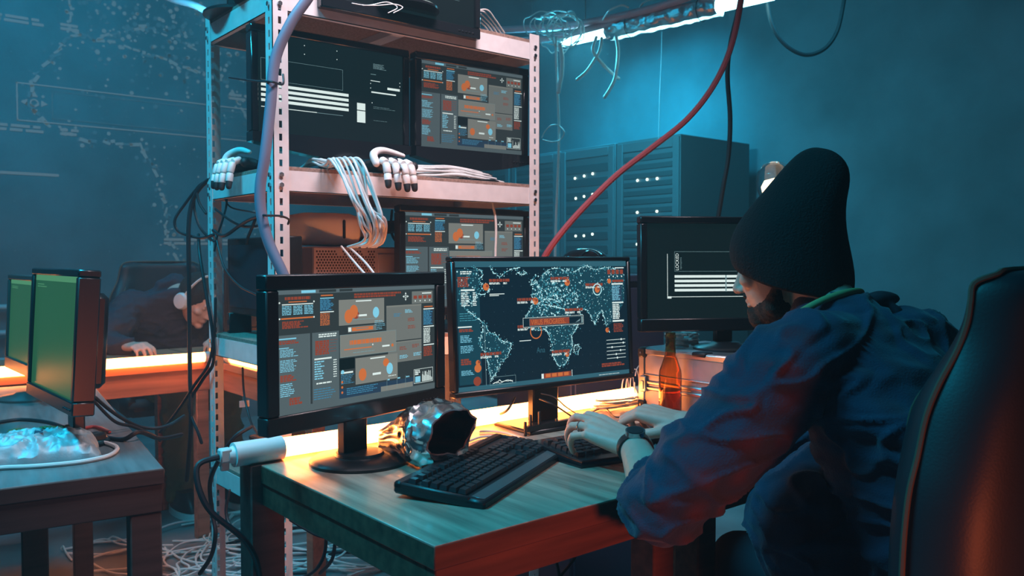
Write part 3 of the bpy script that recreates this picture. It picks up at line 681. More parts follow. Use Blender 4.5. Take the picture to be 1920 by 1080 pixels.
def case():
    x0, y0 = 1.805, 1.282
    t = thing('tool_case', 'aluminium carrying case with black corners lying flat beside the bottle', 'case', (x0, y0, DZ))
    ALU = mat('brushed_aluminium', (.46, .44, .48), .46, .55, noise_s=40, noise_a=.06); ALUE = mat('aluminium_edge', (.60, .60, .63), .32, .9)
    W_, D_, H_ = .30, .325, .176
    q = B(); q.box((0, 0, 0), (W_, D_, H_), .004); q.build('shell', ALU, t)
    q = B()
    for z in (.0, .058, .074, H_-.018): q.box((-.004, .012, z), (W_+.002, D_-.012, z+.012 if z in (.058, .074) else z+.018), .003)
    for z in (.064, .080, .1): q.box((-.0055, .012, z), (0, D_-.012, z+.003), .001)
    q.box((-.004, -.003, 0), (.014, .012, H_), .003); q.box((-.004, D_-.02, 0), (.014, D_+.003, H_), .003); q.box((0, -.003, H_-.012), (W_, D_+.003, H_+.001), .003)
    q.build('edge_trim', ALUE, t)
    for y in (-.006, D_-.026):
        for z in (-.0, H_-.028):
            q = B(); q.box((-.008, y, z), (.026, y+.032, z+.030), .006); cb = q.build('corner_bracket', BLK, t)
            q = B(); q.cyl((-.008, y+.016, z+.015), (-.0105, y+.016, z+.015), .0035, 12); q.build('rivet', ZINC, cb)
    q = B(); q.box((-.010, D_-.030, .052), (-.003, D_-.006, .098), .003); q.box((-.013, D_-.024, .060), (-.008, D_-.012, .085), .002); q.build('latch', ALUE, t)
    q = B(); q.box((-.008, D_*.28, H_-.008), (.03, D_*.42, H_+.004), .003); q.build('hinge', BLK, t)
case()
def brk():
    t = thing('metal_bracket', 'thin black bar with upright prongs lying before the map monitor stand', 'bracket', (0, 0, DZ))
    a, b = PZ(985, 818, DZ), PZ(1098, 796, DZ); a.z = b.z = .016
    q = B(); d = (b-a).normalized(); n = Vector((-d.y, d.x, 0))
    q.loft([[p+n*.006+Vector((0, 0, -.006)), p-n*.006+Vector((0, 0, -.006)), p-n*.006+Vector((0, 0, .007)), p+n*.006+Vector((0, 0, .007))] for p in (a, b)]); q.build('bar', BLK, t)
    for f, hh in ((.0, .035), (.08, .05), (.22, .055), (.5, .03)):
        p = a+(b-a)*f; q = B(); q.box((p.x-.003, p.y-.003, 0), (p.x+.003, p.y+.003, hh), .001); q.build('prong', BLK, t)
brk()
# white ring lead, loose leads on the desk
def deskp(px, py, h=.004): p = PZ(px, py, DZ); p.z = DZ+h; return p
rg = random.Random(8)
for i in range(7):
    c = deskp(1140, 762); f = []
    a0 = rg.uniform(0, 6); n = 16; rx, ry = rg.uniform(.06, .10), rg.uniform(.02, .05)
    for k in range(n): a = a0+k/n*2*PI*1.15; f.append((c.x+.05*rg.random()+rx*math.cos(a), c.y-.03+ry*math.sin(a)+.01*rg.random(), DZ+.004+.004*i+.002*rg.random()))
    cable('white_cable', 'loop of thin white cable lying in the tangle beside the case', f, .0024, CABW, group='loops of the white cable tangle on the desk')
for i in range(4):
    c = deskp(1172, 752); r_ = .035+.006*i
    f = [(c.x+.008*i+r_*math.cos(a)*.8, c.y-.012*i+r_*.35*math.cos(a), DZ+r_+.004+r_*math.sin(a)) for a in [k*.42+i for k in range(15)]]
    cable('white_cable', 'curl of thin white cable standing up from the tangle by the case', f, .0018, CABW, group='curls of the white cable tangle on the desk')
cable('black_cable', 'thin black lead running from the map monitor stand toward the typing hand', [P(1012, 748, 2.12), P(1040, 760, 2.08), deskp(1075, 785), deskp(1105, 800)], .0022, CABK)
cable('black_cable', 'thin black lead drooping from the map monitor into the foil bag side', [P(965, 745, 2.12), P(950, 770, 2.08), deskp(925, 788, .01), deskp(895, 798)], .003, CABK)
cable('black_cable', 'second thin lead hanging beside the stand of the map monitor', [P(1015, 738, 2.13), P(1040, 745, 2.11), P(1060, 762, 2.09), deskp(1080, 778)], .0016, CABK)
cable('black_cable', 'short black lead winding out from under the right hand', [deskp(1110, 775), deskp(1135, 768), deskp(1155, 785), deskp(1195, 780)], .002, CABK)
cable('white_cable', 'pinkish lead curling between the foil bag and the keyboard', [deskp(900, 812), deskp(925, 812), deskp(955, 817), deskp(975, 828), deskp(965, 836)], .003, CABW)
cable('white_cable', 'pale lead lying behind the foil bag and the askew keyboard', [deskp(880, 830), deskp(905, 822), deskp(940, 822), deskp(970, 832)], .0025, CABW)
cable('white_cable', 'white lead passing behind the bottle foot at the case front', [deskp(1262, 782), deskp(1290, 776), deskp(1320, 778)], .004, CABW)

# ------------------------------------------------------------------ things on the shelf rack
def robot_hand(label, loc, rz, sc=1.0):
    t = thing('robot_hand', label, 'robot hand', loc, rz)
    RB = mat('black_rubber', (.015, .015, .017), .6); RW = mat('robot_white', (.8, .8, .78), .4)
    q = B(); q.box((-.045*sc, -.01, .004), (.045*sc, .075, .034), .010); q.ell((0, .02, .03), (.045*sc, .045, .012)); q.build('palm', RB, t)
    q = B(); pts = [(-.052*sc, -.004, .02), (-.050*sc, .01, .046), (-.01, .02, .060), (.05*sc, .012, .050)]; q.tube(pts, [.010, .011, .009, .006], 10, 6, 'round'); q.build('back_plate', RW, t)
    for i in range(4):
        x = (-.038+.0255*i)*sc; ln = (.85, 1.0, 1.06, .98)[i]; rd = .0105*sc
        path = [Vector((x, -.008, .030)), Vector((x*1.03, -.034*ln, .020)), Vector((x*1.05, -.043*ln, -.008)), Vector((x*1.08, -.047*ln, -.034*ln))]
        f = None
        for k in range(3):
            a, b = path[k], path[k+1]; d = (b-a)
            q = B(); q.tube([a+d*.06, a+d*.2, b-d*.12, b-d*.04], [rd*.85, rd, rd, rd*.85], 14, 1)
            o = q.build('finger' if k == 0 else 'segment', RW, t if k == 0 else f)
            if k == 0: f = o
        q = B(); d = (path[3]-path[2]).normalized(); q.tube([path[3]-d*.004, path[3]+d*.011], [rd*.95, rd*.8], 14, 1, 'round'); q.build('finger_tip', RB, f)
    q = B(); q.tube([(.048*sc, .02, .022), (.066*sc, -.012, .020)], [.013, .0135], 14, 1, 'round'); th = q.build('thumb', RB, t)
    return t
SZ = SH[2]
robot_hand('white robot hand with black fingertips hanging over the front edge of the middle shelf', (PY(731, 322, 1.957).x, 1.950, SZ+.004), R(6), 1.0)
robot_hand('white robot hand drooping over the short side of the middle shelf behind the grey hose', (.862, 2.20, SZ+.004), R(-76), .9)
rg = random.Random(21)
for i in range(15):
    j = lambda s=6: rg.uniform(-s, s); o = rg.uniform(-7, 7)
    pts = [P(556+j(14), 322+j(4), 2.36), P(590+j(10)+o, 303+j(5), 2.26), P(628+o*2.6+j(8), 309+j(6), 2.12+j(.03)), P(655+o*4.6+j(6), 336+abs(o)+j(3), 1.975+j(.012)), P(684+o*3.6+j(9), 378+o*1.5, 1.945+j(.02)), P(700+o*3+j(9), 420+j(8), 1.95+j(.02)), P(704+o*2.6+j(9), 448+j(6), 1.99+j(.02)), P(685+o*4+j(8), 463, 2.09)]
    pts = [Vector((p.x, p.y, max(p.z, SZ+.004) if n < 4 else p.z)) for n, p in enumerate(pts)]
    cable('white_cable', 'white cable in the bunch spilling over the middle shelf edge', pts, .0030, CABW, group='white cables spilling over the middle shelf edge')
for i in range(12):
    y = 1.975+.006*i; x0, x1 = 1.275+rg.uniform(-.02, .03), 1.60+rg.uniform(-.05, .03); z = SZ+.004+.0055*(i % 6)
    pts = [(x0+.03, y+.03, z), (x0, y+.014, z+.003), (x0+.05, y+rg.uniform(-.01, .01), z+.004), ((x0+x1)/2+rg.uniform(-.03, .03), y+rg.uniform(-.012, .012), z+.010), (x1-.05, y+rg.uniform(-.01, .01), z+.002), (x1, y+.02, z), (x1-.04, y+.035, z+.002), ((x0+x1)/2, y+.03, z+.012)]
    cable('white_cable', 'white cable of the flat coil lying on the middle shelf under the curved monitors', pts, .0034, CABW, group='white cables coiled on the middle shelf')
q = B(); q.box((0, 0, 0), (.30, .28, .245), .004); pc = thing('computer_case', 'metal computer case with a perforated front under the white headset', 'computer', (1.022, 2.075, SH[1]))
q.build('shell', mat('bare_steel', (.62, .50, .50), .4, .6), pc)
q = B(); VH = mat('vent_black', (.02, .01, .01), .8)
for i in range(21):
    for j in range(11):
        x = .012+i*.0088+(.0044 if j % 2 else 0); z = .232-j*.0076
        if x < .19 and not (j < 2 and i % 9 > 6): q.add([(x+.0031*math.cos(k*PI/3+.52), -.0006, z+.0031*math.sin(k*PI/3+.52)) for k in range(6)], [(0, 1, 2, 3, 4, 5)])
q.build('vent_grille', VH, pc, smooth=False)
q = B(); q.box((.2, -.004, .15), (.29, 0, .225), .001); q.box((.205, -.0055, .16), (.285, -.003, .163)); q.build('front_plate', mat('bare_steel', (.6, .5, .5), .4, .6), pc)
vr = thing('vr_headset', 'white virtual reality headset with a dark slot, lying on the metal computer case', 'headset', (1.115, 2.17, SH[1]+.246), R(-14))
VW = mat('headset_white', (.8, .77, .76), .35)
q = B()
L = []
for k, (x, hy, hz, cz) in enumerate(((-.125, .020, .024, .050), (-.115, .040, .036, .050), (-.07, .055, .046, .049), (0, .062, .0475, .0482), (.055, .064, .047, .0478), (.075, .060, .042, .047), (.082, .05, .034, .047))):
    ring = []
    for j in range(32):
        a = 2*PI*j/32; c, s = math.cos(a), math.sin(a); e = .62
        ring.append((x, math.copysign(abs(c)**e, c)*hy, cz+math.copysign(abs(s)**e, s)*hz))
    L.append(ring)
q.loft(L); q.build('visor', VW, vr, ang=50)
q = B(); q.box((.028, -.0668, .022), (.036, -.060, .075), .003); q.build('slot', BLK, vr)
q = B(); q.loft([[(.080, .05*math.cos(2*PI*j/28), .047+.036*math.sin(2*PI*j/28)) for j in range(28)], [(.105, .058*math.cos(2*PI*j/28), .047+.042*math.sin(2*PI*j/28)) for j in range(28)]]); q.build('face_pad', BLK, vr)
q = B(); q.tube([(.09, -.05, .05), (.15, -.07, .055), (.20, -.03, .06), (.205, .03, .06), (.15, .07, .055), (.09, .05, .05)], .009, 8, 6, flat=2.0); q.build('head_strap', BLK, vr)
bb = thing('slim_box', 'slim black box standing on edge on the lower shelf behind the slotted post', 'device', (.908, 1.985, SH[1]))
boxobj('body', (0, 0, .055), (.042, .40, .270), BLK, bb, .003)
for y in (.03, .36): boxobj('foot', (-.012, y, 0), (.054, y+.02, .058), BLK, bb, .002)
boxobj('side_panel', (-.002, .02, .075), (0, .38, .25), mat('dark_blue_panel', (.016, .02, .03), .35), bb, .0005)
mb = thing('media_box', 'flat silver device lying on the lower shelf next to the slim black box', 'device', (.985, 2.0, SH[1]))
boxobj('body', (0, 0, .004), (.03, .26, .034), mat('silver_plastic', (.5, .52, .55), .3, .4), mb, .003); boxobj('stripe', (-.001, .01, .016), (0, .25, .021), BLK, mb, .0003)
bx = thing('storage_box', 'small dark box on the bottom shelf under the battery charger', 'box', (.880, 1.985, SH[0])); boxobj('body', (0, 0, 0), (.13, .18, .095), BLK, bx, .003); boxobj('lid', (-.003, -.003, .095), (.133, .183, .108), BLK, bx, .003)
ch = thing('battery_charger', 'small black and red charger holding two greenish batteries by the tube plug', 'charger', (.895, 1.995, SH[0]+.109), R(20))
boxobj('body', (0, 0, 0), (.085, .05, .03), BLK, ch, .004); boxobj('red_trim', (.004, .002, .03), (.081, .048, .042), mat('red_plastic', (.5, .05, .03), .4), ch, .004)
for i in range(2): q = B(); q.cyl((.018+.02*i, .012, .030), (.018+.02*i, .012, .056), .008, 16); q.build('battery', mat('green_battery', (.35, .5, .15), .4), ch)
# hoses, ties and leads tied to the rack
HOSE = mat('grey_hose', (.20, .21, .30), .5, bump=.0)
q = B(); hp = [P(640, -160, 1.93), P(592, -30, 1.915), P(546, 42, 1.905), P(516, 112, 1.905), P(507, 200, 1.905), P(497, 290, 1.90), P(488, 350, 1.90), P(490, 400, 1.90), P(504, 455, 1.90), P(530, 512, 1.90), P(556, 570, 1.905), P(575, 640, 1.91), P(585, 720, 1.90), P(590, 790, 1.87)]
q.tube(hp, .0125, 12, 40)
for i, v in enumerate(q.v):                                       # fine corrugation of the hose
    pass
ho = tag(q.build('hose', HOSE, None), 'thick grey corrugated hose tied to the slotted front post of the rack', 'hose')
cable('cable_tie', 'black cable tie whose long tail sticks out from the front post', [P(430, 145, 2.06), P(480, 152, 1.95), P(508, 153, 1.885), P(530, 158, 1.93), P(531, 140, 1.945)], .0026, CABK, cat='cable tie')
cable('cable_tie', 'black cable tie looped around the hose and post below the middle shelf', [P(484, 402, 1.93), P(500, 404, 1.88), P(525, 405, 1.92), P(541, 411, 1.945), P(540, 420, 1.96)], .0026, CABK, cat='cable tie')
K = [
 ('thick black cable sweeping off the middle shelf past the rear corner post to the floor', [(470, 322, 2.25), (440, 324, 2.30), (408, 330, 2.36), (382, 345, 2.40), (362, 375, 2.42), (354, 420, 2.42), (354, 500, 2.42), (355, 600, 2.42), (356, 700, 2.42), (358, 800, 2.42), (350, 900, 2.5)], .0062),
 ('black cable looping widest beside the rear corner post of the rack', [(450, 326, 2.28), (405, 333, 2.36), (375, 348, 2.42), (345, 385, 2.44), (328, 412, 2.44), (333, 432, 2.44), (352, 441, 2.43), (378, 446, 2.42), (400, 440, 2.36)], .0042),
 ('black cable hanging in a bow just outside the rear corner post', [(460, 328, 2.28), (400, 336, 2.38), (370, 352, 2.42), (364, 385, 2.43), (372, 420, 2.42), (386, 440, 2.40), (402, 452, 2.36)], .004),
 ('short black cable bowing close against the rear corner post', [(450, 330, 2.28), (395, 338, 2.39), (371, 352, 2.41), (373, 378, 2.41), (386, 400, 2.40)], .004),
 ('black lead from the rear corner post up to the clip behind the hose', [(400, 432, 2.36), (420, 442, 2.3), (448, 424, 2.24), (468, 412, 2.18), (486, 406, 2.12)], .005),
 ('black lead crossing behind the hose under the middle shelf', [(404, 392, 2.36), (430, 412, 2.3), (455, 424, 2.24), (480, 424, 2.16), (492, 418, 2.1)], .0036),
 ('black lead dropping from the clip behind the hose to the slim black box', [(478, 412, 2.15), (472, 428, 2.16), (465, 445, 2.17), (463, 456, 2.18)], .004),
 ('thin black lead falling from the middle shelf side into the slim black box', [(412, 345, 2.36), (425, 375, 2.34), (418, 410, 2.33), (408, 440, 2.33), (402, 470, 2.33)], .003),
 ('thin lead draped over the short side of the middle shelf', [(412, 340, 2.34), (420, 365, 2.35), (432, 388, 2.33), (470, 397, 2.2), (486, 400, 2.1)], .0022),
 ('bluish black cable running along the rear corner post down to the floor', [(372, 440, 2.46), (375, 480, 2.4), (388, 560, 2.37), (398, 620, 2.36), (400, 680, 2.36), (378, 715, 2.40), (355, 760, 2.42), (372, 812, 2.4), (378, 830, 2.4)], .0048),
 ('black cable swinging from the rear corner post across the orange tube', [(404, 560, 2.34), (402, 620, 2.34), (392, 680, 2.36), (366, 720, 2.4), (340, 760, 2.43), (318, 790, 2.45), (300, 810, 2.46)], .0042),
 ('black lead hanging off the slim black box toward the desk monitor', [(404, 440, 2.34), (420, 500, 2.28), (448, 535, 2.2), (480, 552, 2.1), (500, 560, 2.05)], .0028),
 ('black cable bent along the bottom shelf post down to the floor tangle', [(470, 800, 2.0), (440, 820, 1.98), (412, 860, 2.0), (394, 905, 2.05), (398, 960, 2.1), (404, 1000, 2.1), (396, 1042, 2.12), (375, 1075, 2.12)], .0055),
 ('black lead hanging behind the desk monitor by the tag', [(455, 690, 2.3), (458, 740, 2.3), (470, 790, 2.25), (485, 815, 2.15)], .003),
]
for lb, pts, r_ in K: cable('black_cable', lb, [P(*p) for p in pts], r_, CABK)
lt = boxobj('paper_tag', tuple(P(458, 757, 2.30)-Vector((.014, .001, .009))), tuple(P(458, 757, 2.30)+Vector((.014, .0005, .009))), mat('paper', (.7, .68, .7), .7), None, 0); tag(lt, 'small pale paper tag on a lead left of the desk monitor'.replace('left of', 'beside'), 'tag')
cable('white_cable', 'pinkish white lead lying across the perforated computer case front', [P(640, 462, 2.25), P(655, 480, 2.20), P(672, 500, 2.17), P(690, 520, 2.15)], .003, CABW)
cable('white_cable', 'second pinkish white lead beside the first on the computer case', [P(655, 464, 2.25), P(675, 482, 2.19), P(690, 498, 2.16), P(705, 518, 2.15)], .003, CABW)
cable('white_cable', 'white lead hanging down over the monitor under the middle shelf', [P(921, 350, 2.518), P(923, 380, 2.516), P(928, 402, 2.515), P(930, 430, 2.515), P(929, 470, 2.515), P(928, 520, 2.515)], .0036, CABW)
cable('black_cable', 'black lead bowing beside the monitor under the middle shelf', [P(735, 395, 2.5), P(733, 430, 2.5), P(742, 452, 2.46), P(765, 470, 2.42)], .004, CABK)
for i, (a, b) in enumerate((((650, 296), (642, 318)), ((676, 292), (672, 320)), ((748, 290), (752, 318)))): cable('black_cable', 'short black lead behind the curved monitors, '+('first', 'second', 'third')[i]+' from the slotted front post', [P(*a, 2.5), P((a[0]+b[0])/2-4, (a[1]+b[1])/2, 2.5), PZ(b[0], b[1], SZ+.004)], .0035, CABK)
for i in range(5): cable('pale_cable', 'pale lead drooping over the top board below the top monitor', [P(835+6*i, 52+i, 2.45), P(850+9*i, 34-2*i, 2.42), P(880+8*i, 30-3*i, 2.46), P(905+6*i, 45-2*i, 2.5), P(918+7*i, 62, 2.55)], .0022, CABW, group='pale leads on top of the rack')
for i in range(2): cable('pale_cable', 'pale curl of wire on the top board in front of the top monitor', [P(660+20*i, 6+4*i, 2.1), P(690+20*i, 10, 2.12), P(725+14*i, 4+4*i, 2.14), P(745+10*i, 14, 2.15), P(728+10*i, 24, 2.12)], .0013, CABW, group='pale curls of wire on the rack top')

# ------------------------------------------------------------------ server cabinets
SRV = mat('server_paint', (.10, .12, .13), .55); SRVD = mat('server_mesh', (.05, .06, .065), .6)
LEDM = glow('server_led', (.75, 1, .85), 3.5)
LP = [[(.3, 1.72), (.5, 1.72), (.7, 1.72), (.3, 1.5), (.7, 1.5), (.3, 1.28), (.72, 1.28)], [(.22, 1.78), (.44, 1.79), (.64, 1.8), (.24, 1.63), (.44, 1.64), (.64, 1.65), (.24, 1.35), (.44, 1.35), (.64, 1.36), (.24, 1.05), (.44, 1.05), (.62, 1.05), (.24, .92), (.44, .92), (.62, .92)], [(.3, 1.62), (.3, 1.35), (.3, 1.2), (.32, 1.0), (.5, 1.5), (.6, 1.25)], [(.3, 1.5), (.5, 1.3)]]
SL = ['tall dark server cabinet with its side wall turned to the dark corner', 'tall server cabinet with slatted units, second from the bare wall', 'server cabinet behind the hanging white wire', 'server cabinet hidden mostly behind the rack post']
led0 = None
for i in range(4):
    y = 3.55+.585*i
    t = thing('server_cabinet', SL[i], 'server', (4.36, y, 0), 0, None)
    boxobj('body', (.012, 0, .03), (.78, .565, 2.0), SRV, t, .004)
    q = B(); q.box((0, .005, .05), (.014, .06, 1.985), .003); q.box((0, .505, .05), (.014, .56, 1.985), .003); q.box((0, .06, 1.92), (.014, .505, 1.985), .003); q.box((0, .06, .05), (.014, .505, .12), .003); q.build('door_frame', SRV, t)
    q = B()
    for k in range(18 if i % 2 else 30): 
        n_ = 18 if i % 2 else 30; hh = 1.78/n_; q.box((.006, .065, .13+k*hh), (.012, .5, .13+k*hh+hh*.62), .002)
    q.build('door_grille', SRVD, t)
    for fx in (.02, .5): boxobj('foot', (.05+fx*.9, .05, 0), (.1+fx*.9, .5, .03), BLK, t, .002)
    for (v, z) in LP[i]:
        if led0 is None: q = B(); q.ell((0, 0, 0), (.006, .0095, .0095), None, 10, 6); led0 = q.build('indicator_light', LEDM, t); o = led0
        else: o = led0.copy(); COL.objects.link(o); o.parent = t
        o.location = (.0045, .06+(1-v)*.44, z)

# ------------------------------------------------------------------ cabinet and helmet behind, lamp, radiator
cb = thing('equipment_cabinet', 'dark blue equipment cabinet standing behind the map monitor', 'cabinet', (1.88, 1.96, 0))
CBM = mat('dark_blue_paint', (.03, .045, .09), .45)
boxobj('body', (0, .012, .03), (.46, .40, 1.10), CBM, cb, .004); boxobj('door', (.01, 0, .05), (.45, .012, 1.08), CBM, cb, .003); boxobj('top', (-.008, -.006, 1.10), (.468, .41, 1.124), CBM, cb, .003); boxobj('handle', (.40, -.014, .5), (.415, 0, .64), ZINC, cb, .003)
for x in (.03, .39): boxobj('foot', (x, .03, 0), (x+.04, .38, .03), BLK, cb, .002)
hm = thing('gas_mask', 'glossy black mask with a round lens lying on the dark blue cabinet', 'mask', (2.06, 2.09, 1.124), R(-40))
q = B(); q.ell((0, 0, .045), (.085, .065, .05)); q.build('shell', mat('gloss_black', (.008, .009, .012), .12, coat=1), hm)
q = B(); q.lathe([(.001, 0), (.034, 0), (.038, .012), (.034, .018), (.028, .012), (.001, .012)], seg=28); lo = q.build('lens', mat('gloss_black', (.01, .01, .01), .1), hm); lo.rotation_euler = (R(70), 0, R(10)); lo.location = (.01, -.055, .045)
q = B(); q.tube([(-.07, -.02, .03), (-.12, -.03, .04), (-.17, -.02, .035), (-.2, .0, .02)], [.02, .022, .016, .01], 12, 6, 'round'); q.ell((-.15, -.03, .03), (.03, .03, .03)); q.build('filter_hose', BLKG, hm)
lp = P(1452, 342, 2.72)
la = thing('globe_lamp', 'glass globe lamp with a warm glowing bulb behind the beanie', 'lamp', (lp.x, lp.y, 0))
q = B(); q.lathe([(.001, 0), (.13, 0), (.13, .012), (.02, .022), (.012, .03), (.012, lp.z-.14), (.03, lp.z-.12), (.034, lp.z-.07), (.001, lp.z-.07)], seg=28); q.build('stand', BLK, la)
q = B(); q.lathe([(.030, lp.z-.085), (.040, lp.z-.06), (.052, lp.z-.03), (.058, lp.z+.005), (.053, lp.z+.035), (.038, lp.z+.056), (.018, lp.z+.066), (.001, lp.z+.068)], seg=32, cap=False); q.build('globe', glass('clear_globe', (.97, .98, 1), .01, 1.3), la)
q = B(); q.lathe([(.001, lp.z-.07), (.014, lp.z-.07), (.016, lp.z-.055), (.028, lp.z-.035), (.032, lp.z-.012), (.024, lp.z+.006), (.001, lp.z+.012)], seg=24); q.build('bulb', glow('warm_bulb', (1, .66, .36), 6), la)
rd_ = thing('wall_rail', 'pale horizontal pipe rails along the wall behind the far chair', 'rail', (.5, 6.0, 0))
for z in (.35, .55, .72, .88): q = B(); q.cyl((-1.2, 0, z), (1.6, 0, z), .018, 12); q.build('rail', mat('rail_paint', (.4, .46, .48), .5), rd_)
for x in (-1.0, .2, 1.4): boxobj('bracket', (x, .0, .3), (x+.03, .05, .92), mat('rail_paint', (.4, .46, .48), .5), rd_, .002)

# ------------------------------------------------------------------ projector light on the back wall, built as faintly glowing shapes
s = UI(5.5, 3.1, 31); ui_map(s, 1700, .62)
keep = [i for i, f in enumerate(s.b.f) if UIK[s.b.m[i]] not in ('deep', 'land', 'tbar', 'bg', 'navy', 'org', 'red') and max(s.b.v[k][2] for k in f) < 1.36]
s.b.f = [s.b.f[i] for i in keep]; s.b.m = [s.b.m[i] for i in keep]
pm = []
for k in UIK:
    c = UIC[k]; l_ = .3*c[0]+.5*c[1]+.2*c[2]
    pm.append(mat('painted_map_'+k, (.16, .19, .21), .85, emit=(c[0]*.5+l_*.5, c[1], c[2]), es=.075))
po = s.b.build('painted_map_light', pm, None, smooth=False); po.location = (1.776, Y1-.003, 2.16)
tag(po, 'faint world map of painted projector light on the wall behind the tables', 'projection')

# ------------------------------------------------------------------ lamps, pipes and wires under the ceiling
TL = mat('teal_tube_glow', (1, 1, 1), .3, emit=(.36, .92, 1.0), es=11)
za = 2.40
A, Bq = PZ(1058, 78, za), PZ(1450, -12, za)
D = Bq-A; Dn = D.normalized()
fx = thing('tube_lamp', 'bright teal white tube lamp wrapped in crumpled foil under the ceiling', 'lamp', A)
q = B(); q.cyl((0, 0, 0), D, .030, 24); q.build('tube', TL, fx)
q = B(); sd = Dn.cross(Vector((0, 0, 1))).normalized(); L = []
for i in range(60):
    f = .25+.53*i/59; c = D*f; ring = []
    for j in range(25):
        a = R(208+322*j/24); rr = .050+.010*noise.noise(Vector((f*30, math.cos(a)*2, math.sin(a)*2))); ring.append(c+sd*(-math.sin(a))*rr+Vector((0, 0, 1))*math.cos(a)*rr)
    L.append(ring)
q.loft(L, False, False, closed=False); fo = q.build('foil_wrap', mat('frosted_foil', (.55, .58, .6), .3, .85, bump=.3, bump_s=60), fx, ang=20)
for f in (.36, .70): q = B(); q.tube([D*f+sd*.055*math.cos(a)+Vector((0, 0, .055*math.sin(a))) for a in [k*PI/8 for k in range(17)]], .002, 6, 2); q.build('wire_tie', CABK, fx)
q = B()
for f in (.12, .9): q.tube([D*f+Vector((0, 0, .02)), D*f+Vector((0, 0, ZT-za))], .003, 6, 1)
q.build('hanger', CABK, fx)
light('tube_lamp_light', 'AREA', A+D*.10+Vector((0, 0, -.035)), 26, (.06, .66, .95), .25, .06, aim=A+D*.10+Vector((.6, -.1, -1)), spread=170)
light('tube_lamp_light', 'POINT', Bq+Dn*.12, 8, (.05, .62, .92), .05)
light('tube_lamp_light', 'POINT', A-Dn*.12, 30, (.05, .62, .92), .05)
PIPE = mat('pink_pipe', (.62, .36, .40), .4)
cable('pipe', 'pinkish conduit pipe rising past the foil wrapped lamp, upper of the two', [P(880, 60, 4.75), P(960, 55, 4.7), P(1050, 50, 4.6), P(1150, 33, 4.4), P(1250, 8, 4.2), P(1340, -25, 4.0), P(1480, -90, 3.8)], .020, PIPE, 'pipe', seg=12)
cable('pipe', 'pinkish conduit pipe ending by the lamp end, lower of the two', [P(880, 82, 4.75), P(960, 78, 4.7), P(1040, 70, 4.6), P(1090, 58, 4.5), P(1160, 40, 4.42)], .018, PIPE, 'pipe', seg=12)
cable('pipe', 'pink pipe sloping down to the lamp behind the top of the rack', [P(270, -25, 4.3), P(320, -3, 4.3), P(365, 10, 4.3), P(395, 26, 4.32), P(415, 36, 4.34)], .018, PIPE, 'pipe', seg=12)
t2a, t2b = P(404, 36, 4.35), P(470, 14, 4.2)
f2l = thing('tube_lamp', 'short bright lamp glowing behind the top corner of the rack', 'lamp', t2a)
q = B(); q.cyl((0, 0, 0), t2b-t2a, .022, 20); q.build('tube', TL, f2l)
q = B(); q.tube([(t2b-t2a)*.5, (t2b-t2a)*.5+Vector((0, 0, ZT-(t2a+t2b).z/2))], .003, 6, 1); q.build('hanger', CABK, f2l)
light('tube_lamp_light', 'POINT', t2a+Vector((-.05, -.12, -.05)), 10, (.05, .62, .92), .04)
rg = random.Random(12)
for i in range(11):
    c = P(1045+rg.uniform(-18, 22), 55+rg.uniform(-18, 18), 4.42); n = 15; a0 = rg.uniform(0, 6); rx, rz = rg.uniform(.05, .15), rg.uniform(.04, .10)
    pts = [c+RGT*(rx*math.cos(a0+k*.45))+Vector((0, 0, 1))*(rz*math.sin(a0+k*.45)+.01*rg.uniform(-1, 1))+FWD*rg.uniform(-.04, .04) for k in range(n)]
    cable('white_wire', 'thin white wire loop tangled around the end of the foil wrapped lamp', pts, .0032, CABW, group='wire loops tangled around the foil wrapped lamp')
W = [('long thin white wire hanging straight down from the tangled lamp end', [(1042, 70, 4.4), (1043, 110, 4.4), (1046, 180, 4.4), (1048, 250, 4.4), (1046, 330, 4.4), (1043, 400, 4.4), (1041, 480, 4.4), (1040, 560, 4.4)], .007),
     ('thick white wire stub with a joint hanging at the lamp end', [(1050, 85, 4.38), (1054, 110, 4.38), (1053, 140, 4.38), (1050, 155, 4.38), (1047, 172, 4.38)], .012),
     ('white wire crossing down to the lower end of the pair under the lamp', [(1118, 70, 4.35), (1112, 95, 4.35), (1128, 118, 4.35), (1145, 135, 4.35), (1160, 147, 4.35)], .0085),
     ('white wire curving down and away under the lamp, crossing its neighbour', [(1128, 72, 4.35), (1124, 95, 4.35), (1110, 120, 4.35), (1096, 138, 4.35), (1082, 149, 4.35)], .0085),
     ('white wire hanging longest under the lamp with a bent end', [(1155, 68, 4.3), (1159, 95, 4.3), (1157, 125, 4.3), (1152, 150, 4.3), (1143, 168, 4.3), (1134, 182, 4.3)], .009),
     ('wisp of white wire hooking above the pipes toward the ceiling', [(1130, 37, 4.42), (1138, 25, 4.35), (1145, 18, 4.3), (1165, 10, 4.3), (1178, 14, 4.3)], .005),
     ('wisp of white wire curling beside the ceiling lamp top', [(1196, 22, 4.33), (1202, 10, 4.3), (1212, 2, 4.3), (1228, -2, 4.3)], .005),
     ('curl of white wire beside the slotted post at the server cabinets', [(1018, 262, 4.35), (1035, 266, 4.35), (1050, 262, 4.39), (1058, 248, 4.37), (1048, 236, 4.395), (1034, 235, 4.35), (1022, 246, 4.35), (1016, 258, 4.35)], .0032),
     ('faint vertical wire hanging above the server cabinets', [(1241, 60, 4.9), (1240, 110, 4.9), (1237, 180, 4.9), (1235, 262, 4.9)], .0025)]
for lb, pts, r_ in W: cable('white_wire', lb, [P(*p) for p in pts], r_, GREYP if 'faint' in lb else CABW, 'wire')
